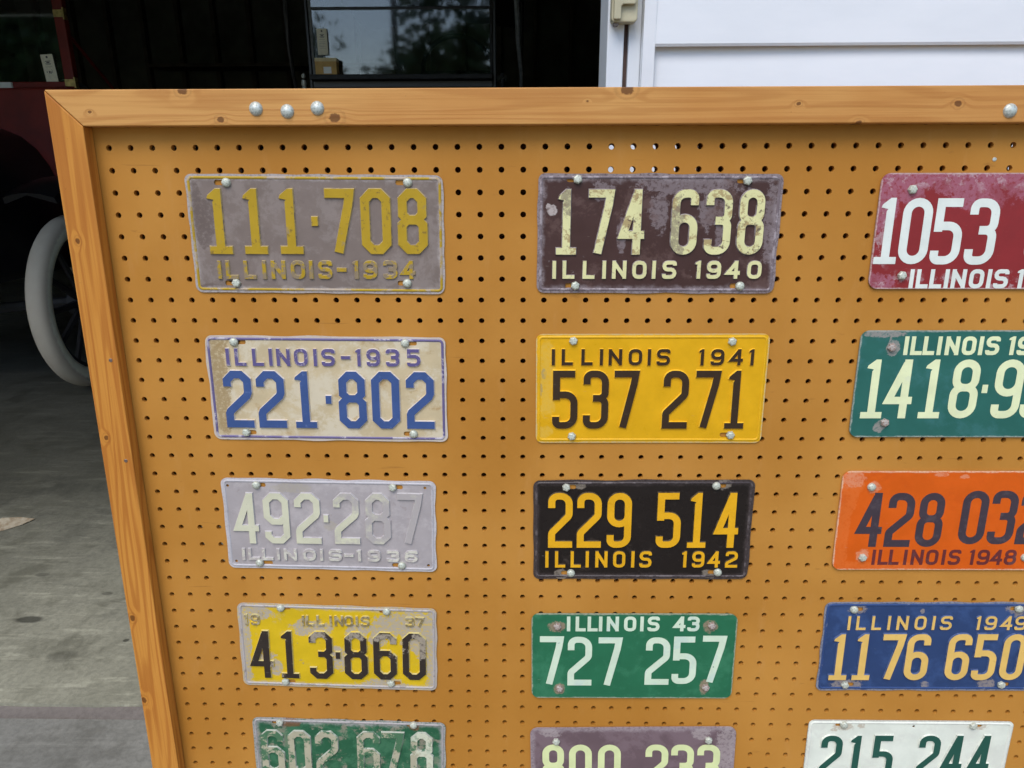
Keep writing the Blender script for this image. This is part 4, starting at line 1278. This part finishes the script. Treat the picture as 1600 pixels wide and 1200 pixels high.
def old_car(name, loc, label, R, body, hood, dash_y, dash_hw, dash_top, hood_hw, hood_top, track=1.42, wb=2.55, steer=0.0, roof=False):
    c = empty(name, loc, label, 'car')
    ht = track / 2
    for sx in (-1, 1):
        wheel(c, sx * ht, 0, R, sx, steer)
        wheel(c, sx * ht, wb, R, sx)
        xa, xb = (ht - .12, ht + .13) if sx > 0 else (-ht - .13, -ht + .12)
        b = MB()
        arc_strip(b, xa, xb, 0, R, R + .165, 62, 128, tail=(dash_y + .35, .42))
        b.build('fender', M_black, c, True)
        b = MB()
        arc_strip(b, xa, xb, wb, R, R + .14, 30, 175, tail=None)
        b.build('fender', M_black, c, True)
        MB().box(xa, xb, dash_y + .352, wb - .5, .40, .425).build('running_board', M_blackm, c)
        MB().box(sx * .36 - .025, sx * .36 + .025, -.35, wb + .4, .56, .64).build('chassis_rail', M_blackm, c)
        lp = Matrix.Translation((sx * (ht - .28), -.30, 1.02)) @ Matrix.Rotation(radians(90), 4, 'X')
        hl = MB().lathe([(.001, -.09), (.05, -.085), (.085, -.03), (.10, .06), (.108, .06), (.108, .08), (.098, .08)], 24, lp).build('headlamp', M_black, c, True)
        MB().lathe([(.097, .075), (.06, .088), (.001, .092)], 24, lp).build('lens', M_glass, hl, True)
        MB().tube([(sx * (ht - .28), -.28, .93), (sx * (ht - .30), -.22, .66), (sx * .37, -.2, .60)], .014).build('lamp_bracket', M_blackm, c, True)
    for y in (0, wb):
        MB().tube([(-ht + .06, y, R), (0, y, R - .06), (ht - .06, y, R)], .028).build('axle', M_blackm, c, True)
    # radiator, hood
    rad_ = MB().prism(hood_section(hood_hw * .82, hood_top - .06, .52), -.42, -.34).build('radiator', M_brass if hood is not M_black or not roof else M_black, c)
    fins = MB()
    for k in range(17):
        x = -hood_hw * .62 + k * hood_hw * 1.24 / 16
        fins.box(x - .004, x + .004, -.428, -.421, .6, hood_top - .16)
    fins.build('fins', M_blackm, rad_)
    s0, s1 = hood_section(hood_hw * .86, hood_top - .05, .6), hood_section(hood_hw, hood_top, .6)
    n = len(s0)
    b = MB().add([(x, -.335, z) for x, z in s0] + [(x, dash_y - .005, z) for x, z in s1],
                 [(k, k + 1, n + k + 1, n + k) for k in range(n - 1)] + [tuple(range(n)), tuple(range(n, 2 * n))])
    hd = b.build('hood', hood, c, True)
    MB().tube([(0, -.33, hood_top - .046), (0, dash_y - .01, hood_top + .004)], .007).build('hood_hinge', M_blackm, hd)
    # dash panel and body tub
    MB().prism([(-dash_hw, .62), (dash_hw, .62), (dash_hw, dash_top), (-dash_hw, dash_top)], dash_y, dash_y + .10).build('dash', body, c, bevel=.012)
    bz = 1.22
    tub = MB()
    yb = wb + .45
    for sx in (-1, 1):
        tub.box(*sorted((sx * dash_hw, sx * (dash_hw - .03))), dash_y + .65, yb, .66, bz)
    tub.box(-dash_hw, dash_hw, yb - .03, yb + .002, .66, bz + .25)
    tub.box(-dash_hw + .03, dash_hw - .03, dash_y + .10, yb - .03, .66, .69)
    tub.build('tub', body, c)
    for y in (dash_y + .85, dash_y + 1.75):
        b = MB().box(-dash_hw + .04, dash_hw - .04, y, y + .5, .80, 1.0)
        st_ = b.build('seat', M_leather, c, bevel=.04)
        b = MB()
        k = 9
        for q in range(k):
            x0 = -dash_hw + .05 + q * (2 * dash_hw - .1) / k
            b.box(x0 + .003, x0 + (2 * dash_hw - .1) / k - .003, y + .46, y + .6, .98, 1.62)
        b.build('backrest', M_leather, st_, bevel=.03)
    return c


# red car, nose to the door
RX, RY = -2.53, 2.834
red = old_car('vintage_car', (RX, RY, .006), 'dark red vintage car with white tyre and red wooden windshield frame inside the garage',
              .444, M_red, M_black, .43, .58, 1.525, .46, 1.33, steer=radians(4.1))
wy = .50                                                # windshield, local
WF = M_red
x1 = .573
MB().box(x1 - .055, x1, wy - .02, wy + .025, 1.527, 2.14).build('windshield_post', WF, red, bevel=.006)
MB().box(-x1, -x1 + .055, wy - .02, wy + .025, 1.527, 2.14).build('windshield_post', WF, red, bevel=.006)
MB().box(-x1 + .056, x1 - .056, wy - .018, wy + .022, 1.527, 1.56).build('windshield_rail', WF, red, bevel=.006)
MB().box(-x1 + .056, x1 - .056, wy - .018, wy + .022, 2.09, 2.14).build('windshield_rail', WF, red, bevel=.006)
MB().box(-x1 + .056, x1 - .056, wy - .001, wy + .004, 1.561, 2.089).build('windshield_pane', M_glass, red)
for z in (1.875, 1.535):
    h_ = MB().box(x1 - .050, x1 + .001, wy - .026, wy - .0205, z, z + .035)
    h_.box(x1 + .0015, x1 + .009, wy - .03, wy + .0, z - .012, z + .045)
    h_.build('brass_hinge', M_brass, red)
MB().tube([(x1 - .02, wy + .03, 1.80), (x1 - .06, wy + .5, 1.55), (x1 - .08, wy + .75, 1.25)], .009).build('stay_rod', M_red, red)
sw = MB()
TW = Matrix.Translation((.24, 1.02, 1.45)) @ Matrix.Rotation(radians(-58), 4, 'X')
sw.lathe([(.19 + .014 * cos(2 * pi * k / 8), .014 * sin(2 * pi * k / 8)) for k in range(8)], 32, TW, closed=True)
sw.tube([TW @ Vector((-.19, 0, 0)), TW @ Vector((.19, 0, 0))], .010)
sw.tube([TW @ Vector((0, -.19, 0)), TW @ Vector((0, .19, 0))], .010)
sw.tube([TW @ Vector((0, 0, 0)), TW @ Vector((0, 0, -.75))], .018)
sw.build('steering_wheel', M_blackm, red, True)

# black car beside it
BX, BY = -.118, 2.42
blk = old_car('vintage_car', (BX, BY, .006), 'glossy black vintage car with two pane windshield inside the garage', .40, M_black, M_black,
              .545, .50, 1.475, .36, 1.22)
wy = .58
px0, px1 = -.466, .463
for sx, xa in ((-1, px0), (1, px1)):
    b = MB().box(*sorted((xa, xa - sx * .016)), wy - .014, wy + .014, 1.477, 2.10)
    b.build('windshield_post', M_black, blk, bevel=.004)
    MB().box(*sorted((xa - sx * .0165, xa - sx * .031)), wy - .006, wy + .010, 1.545, 2.09).build('pane_edge', M_strap if sx < 0 else M_blackm, blk, bevel=.003)
    kn = MB().lathe([(.001, .05), (.012, .048), (.014, .03), (.009, .02), (.012, .012), (.012, 0)], 14, Matrix.Translation((xa + sx * .03, wy - .01, 1.478)))
    kn.lathe([(.001, .012), (.008, .009), (.011, 0), (.008, -.009), (.001, -.012)], 12, Matrix.Translation((xa + sx * .03, wy - .01, 1.545)))
    kn.build('hinge_knob', M_zinc if sx < 0 else M_blackm, blk, True)
MB().box(px0 + .017, px1 - .017, wy - .016, wy + .016, 1.488, 1.522).build('lower_rail', M_black, blk, bevel=.004)
MB().box(px0 + .017, px1 - .017, wy - .075, wy + .012, 1.5225, 1.545).build('lower_rail', M_blackm, blk, bevel=.003)
MB().box(px0 + .032, px1 - .032, wy - .012, wy + .012, 1.842, 1.853).build('dividing_bar', M_black, blk, bevel=.003)
MB().box(px0 + .017, px1 - .017, wy - .014, wy + .014, 2.085, 2.10).build('upper_rail', M_black, blk, bevel=.003)
MB().box(px0 + .032, px1 - .032, wy - .002, wy + .003, 1.5455, 1.8415).build('windshield_pane', M_glass, blk)
MB().box(px0 + .032, px1 - .032, wy - .006, wy - .001, 1.8535, 2.0845).build('windshield_pane', M_glass, blk)
rf = MB()
vv, ff = [], []
ny_, nx_ = 10, 8
for j in range(ny_ + 1):
    for i in range(nx_ + 1):
        a = i / nx_ * 2 - 1
        q = j / ny_
        vv.append((a * .60, wy - .08 + q * 2.25, 2.13 + .06 * (1 - a * a) + .05 * sin(pi * q)))
for j in range(ny_):
    for i in range(nx_):
        k = j * (nx_ + 1) + i
        ff.append((k, k + 1, k + nx_ + 2, k + nx_ + 1))
nv = len(vv)
vv += [(x, y, z - .03) for x, y, z in vv]
ff += [tuple(i + nv for i in f[::-1]) for f in list(ff)]
rf.add(vv, ff)
rf.build('folding_top', M_leather, blk, True)
for sx in (-1, 1):
    MB().tube([(sx * .545, wy + .02, 2.12), (sx * .565, wy + .02, 1.85), (sx * .57, wy + .04, 1.70), (sx * .585, wy + .12, 1.56), (sx * .58, wy + .3, 1.25)], [.014, .014, .012, .010, .008]).build('top_strap', M_strap if sx > 0 else M_leather, blk, True)
    MB().tube([(sx * .58, wy + .75, 1.2), (sx * .585, wy + .72, 2.12)], .012).build('top_bow', M_blackm, blk)
sw = MB()
TW = Matrix.Translation((.24, .95, 1.60)) @ Matrix.Rotation(radians(-62), 4, 'X')
sw.lathe([(.19 + .013 * cos(2 * pi * k / 8), .013 * sin(2 * pi * k / 8)) for k in range(8)], 32, TW, closed=True)
sw.tube([TW @ Vector((-.19, 0, 0)), TW @ Vector((.19, 0, 0))], .010)
sw.tube([TW @ Vector((0, 0, 0)), TW @ Vector((0, 0, -.8))], .018)
sw.build('steering_wheel', M_blackm, blk, True)
MB().box(-.49, .49, wy + 1.0, wy + 1.03, 1.62, 1.655).build('seat_rail', M_strap, blk)

# tags, box and paper
M_card = simple('cream_card', (.84, .80, .62, 1), .8, var=.08, scale=60)
M_ink = simple('faded_ink', (.10, .09, .08, 1), .8, var=.3, scale=200)
M_paper = simple('pale_paper', (.80, .82, .78, 1), .7, var=.06, scale=20)
M_box = simple('brown_cardboard', (.60, .38, .13, 1), .8, var=.15, scale=30)
M_boxtop = simple('pale_cardboard', (.72, .60, .34, 1), .8, var=.1, scale=30)


def tag_card(w, h, M, label, marks):
    r = empty('price_tag', M=M, label=label, cat='tag')
    MB().prism([(-w / 2, -h), (w / 2, -h), (w / 2, 0), (-w / 2, 0)], -.0005, .0005).build('card', M_card, r)
    MB().lathe([(.0001, .0004), (w * .085, .0004), (w * .085, -.0004)], 12, Matrix.Translation((0, -.0006, -h * .09)) @ TOFRONT).build('eyelet', M_ink, r)
    for (a, b_, c_, d_) in marks:
        MB().box(a * w, b_ * w, -.0009, -.0006, -h * d_, -h * c_).build('printed_mark', M_ink, r)
    return r


marks = [(-.22, .22, .215, .235), (-.12, .12, .25, .285), (-.25, .25, .30, .312), (-.2, .2, .33, .34), (-.30, .28, .41, .416)]
num = [(-.28, -.22, .56, .60), (-.1, .0, .55, .62), (.03, .1, .56, .63), (.17, .2, .50, .62), (-.15, .1, .635, .642)]
tag_card(.066, .150, Matrix.Translation((RX + .438, RY + .50 - .012, 1.702)) @ Matrix.Rotation(radians(-3), 4, 'Y') @ Matrix.Rotation(radians(2), 4, 'X'),
         'cream paper tag with printed numbers leaning inside the red windshield frame', marks + num)
tag_card(.050, .117, Matrix.Translation((BX - .388, BY + .58 - .0135, 1.763)), 'cream paper tag standing on a small box against the black windshield',
         marks + [(-.3, .3, .5 + k * .06, .506 + k * .06) for k in range(5)])
bx = empty('cardboard_box', (BX - .366, BY + .58 - .042, 1.5518), 'small tan cardboard box with white sticker at the foot of the black windshield', 'box')
MB().box(-.052, .052, -.024, .024, 0, .058).build('carton', M_box, bx)
MB().box(-.053, .053, -.025, .025, .0585, .074).build('lid', M_boxtop, bx)
MB().box(-.012, .026, -.0252, -.0243, .004, .034).build('sticker', M_paper, bx)
pp = MB().box(RX - .02, RX + .232, RY + .50 - .034, RY + .50 - .0205, 1.5275, 1.562)
tag(pp.build('paper_strip', M_paper), 'pale folded paper strip lying along the red windshield rail', 'paper')

# dry leaf on the slab
t = NT('dry_leaf')
v = t.coord()
M_leaf_dry = t.done(t.mix(t.step(t.noise(v, 60, 4), .35, .65), (.34, .25, .15, 1), (.50, .42, .29, 1)), .8)
vv, ff = [], []
out = [(-.075, 0, .004), (-.04, .024, .016), (.0, .034, .020), (.05, .022, .012), (.085, .0, .004), (.05, -.018, .003), (0, -.026, .002), (-.04, -.02, .003)]
vv = [(0, 0, .006)] + out
ff = [(0, i, i % 8 + 1) for i in range(1, 9)]
nv = len(vv)
vv += [(x, y, z - .0012) for x, y, z in vv]
ff += [(a + nv, c_ + nv, b_ + nv) for a, b_, c_ in list(ff)] + [(i, i % 8 + 1, i % 8 + 1 + nv, i + nv) for i in range(1, 9)]
lf = MB().add(vv, ff).build('dry_leaf', M_leaf_dry)
lf.location = (-1.205, 1.225, .0065)
lf.rotation_euler = (0, 0, radians(38))
tag(lf, 'curled tan dry leaf lying on the garage floor', 'leaf')

# ------------------------------------------------------------------ the street side, seen in the car windows
t = NT('leaf_green')
v = t.coord()
M_leafg = t.done(t.mix(t.step(t.noise(v, 1.2, 4), .35, .65), (.035, .07, .02, 1), (.08, .13, .035, 1)), .6)
M_bark = simple('bark', (.09, .07, .05, 1), .9, var=.4, scale=12)


def tree(name, loc, h, cr, seed, label, cz=.62, dense=1):
    rnd = random.Random(seed)
    r = empty(name, loc, label, 'tree', 'trees across the driveway')
    tb = MB()
    tb.tube([(0, 0, 0), (.05, .03, h * .25), (-.03, .06, h * .5), (.02, 0, h * .8)], [h * .028, h * .022, h * .016, h * .005], 10)
    for k in range(9):
        a = k * 2.4 + rnd.uniform(-.3, .3)
        z = h * rnd.uniform(.28, .6)
        l = cr * rnd.uniform(.6, .95)
        tb.tube([(0, 0, z), (l * .5 * cos(a), l * .5 * sin(a), z + l * .35), (l * cos(a), l * sin(a), z + l * .55)], [h * .012, h * .008, h * .002], 6)
    tb.build('trunk', M_bark, r, True)
    vv, ff = [], []
    cl = []
    for k in range(46 * dense):
        u_ = Vector((rnd.gauss(0, 1), rnd.gauss(0, 1), rnd.gauss(0, 1))).normalized() * rnd.uniform(.45, 1.0)
        cl.append((u_.x * cr, u_.y * cr, h * cz + u_.z * h * .36, cr * rnd.uniform(.18, .34)))
    for (cx, cy, cz_, rr) in cl:
        for _ in range(85):
            d = Vector((rnd.gauss(0, 1), rnd.gauss(0, 1), rnd.gauss(0, .8))) * rr * .6
            p = Vector((cx, cy, cz_)) + d
            a = Vector((rnd.gauss(0, 1), rnd.gauss(0, 1), rnd.gauss(0, 1))).normalized()
            b_ = a.cross(Vector((rnd.gauss(0, 1), rnd.gauss(0, 1), rnd.gauss(0, 1)))).normalized()
            s_ = rnd.uniform(.11, .25)
            i0 = len(vv)
            vv += [p - a * s_, p + b_ * s_ * .6, p + a * s_, p - b_ * s_ * .6]
            ff.append((i0, i0 + 1, i0 + 2, i0 + 3))
    MB().add(vv, ff).build('crown', M_leafg, r)
    return r


tree('tree', (-1.6, -21, -.045), 8.5, 2.6, 1, 'broad leafy tree mirrored in the black windshield')
tree('tree', (2.6, -19, -.045), 7.5, 2.6, 2, 'rounded leafy tree standing beside the driveway')
tree('tree', (-11, -25, -.045), 9.0, 3.0, 3, 'tall leafy tree standing across the lawn')
tree('tree', (8.5, -24, -.045), 9.5, 3.2, 4, 'large leafy tree at the far edge of the lawn')
tree('tree', (-5.2, -27, -.045), 5.2, 2.2, 5, 'low bushy tree beyond the utility pole')
for q, (x, y, h, cr) in enumerate([(-16, -19, 9, 3.2), (-20, -16, 10, 3.4), (-13.5, -24, 8, 2.8), (-24, -21, 10, 3.4)]):  # dense trees added out of view to darken the red windshield's reflection
    tree('tree', (x, y, -.045), h, cr, 20 + q, dense=3, cz=.55, label=['added leafy tree leaning over the grass verge', 'added wide leafy tree at the end of the verge', 'added shorter leafy tree in the gap of the verge', 'tallest added leafy tree behind the verge'][q])
up = empty('utility_pole', (-4.3, -22, -.045), 'wooden utility pole with crossarm across the lawn', 'utility pole')
MB().tube([(0, 0, 0), (0, 0, 9)], [.15, .11], 12).build('pole', M_bark, up, True)
MB().box(-1.1, 1.1, -.05, .05, 8.3, 8.42).build('crossarm', M_bark, up)
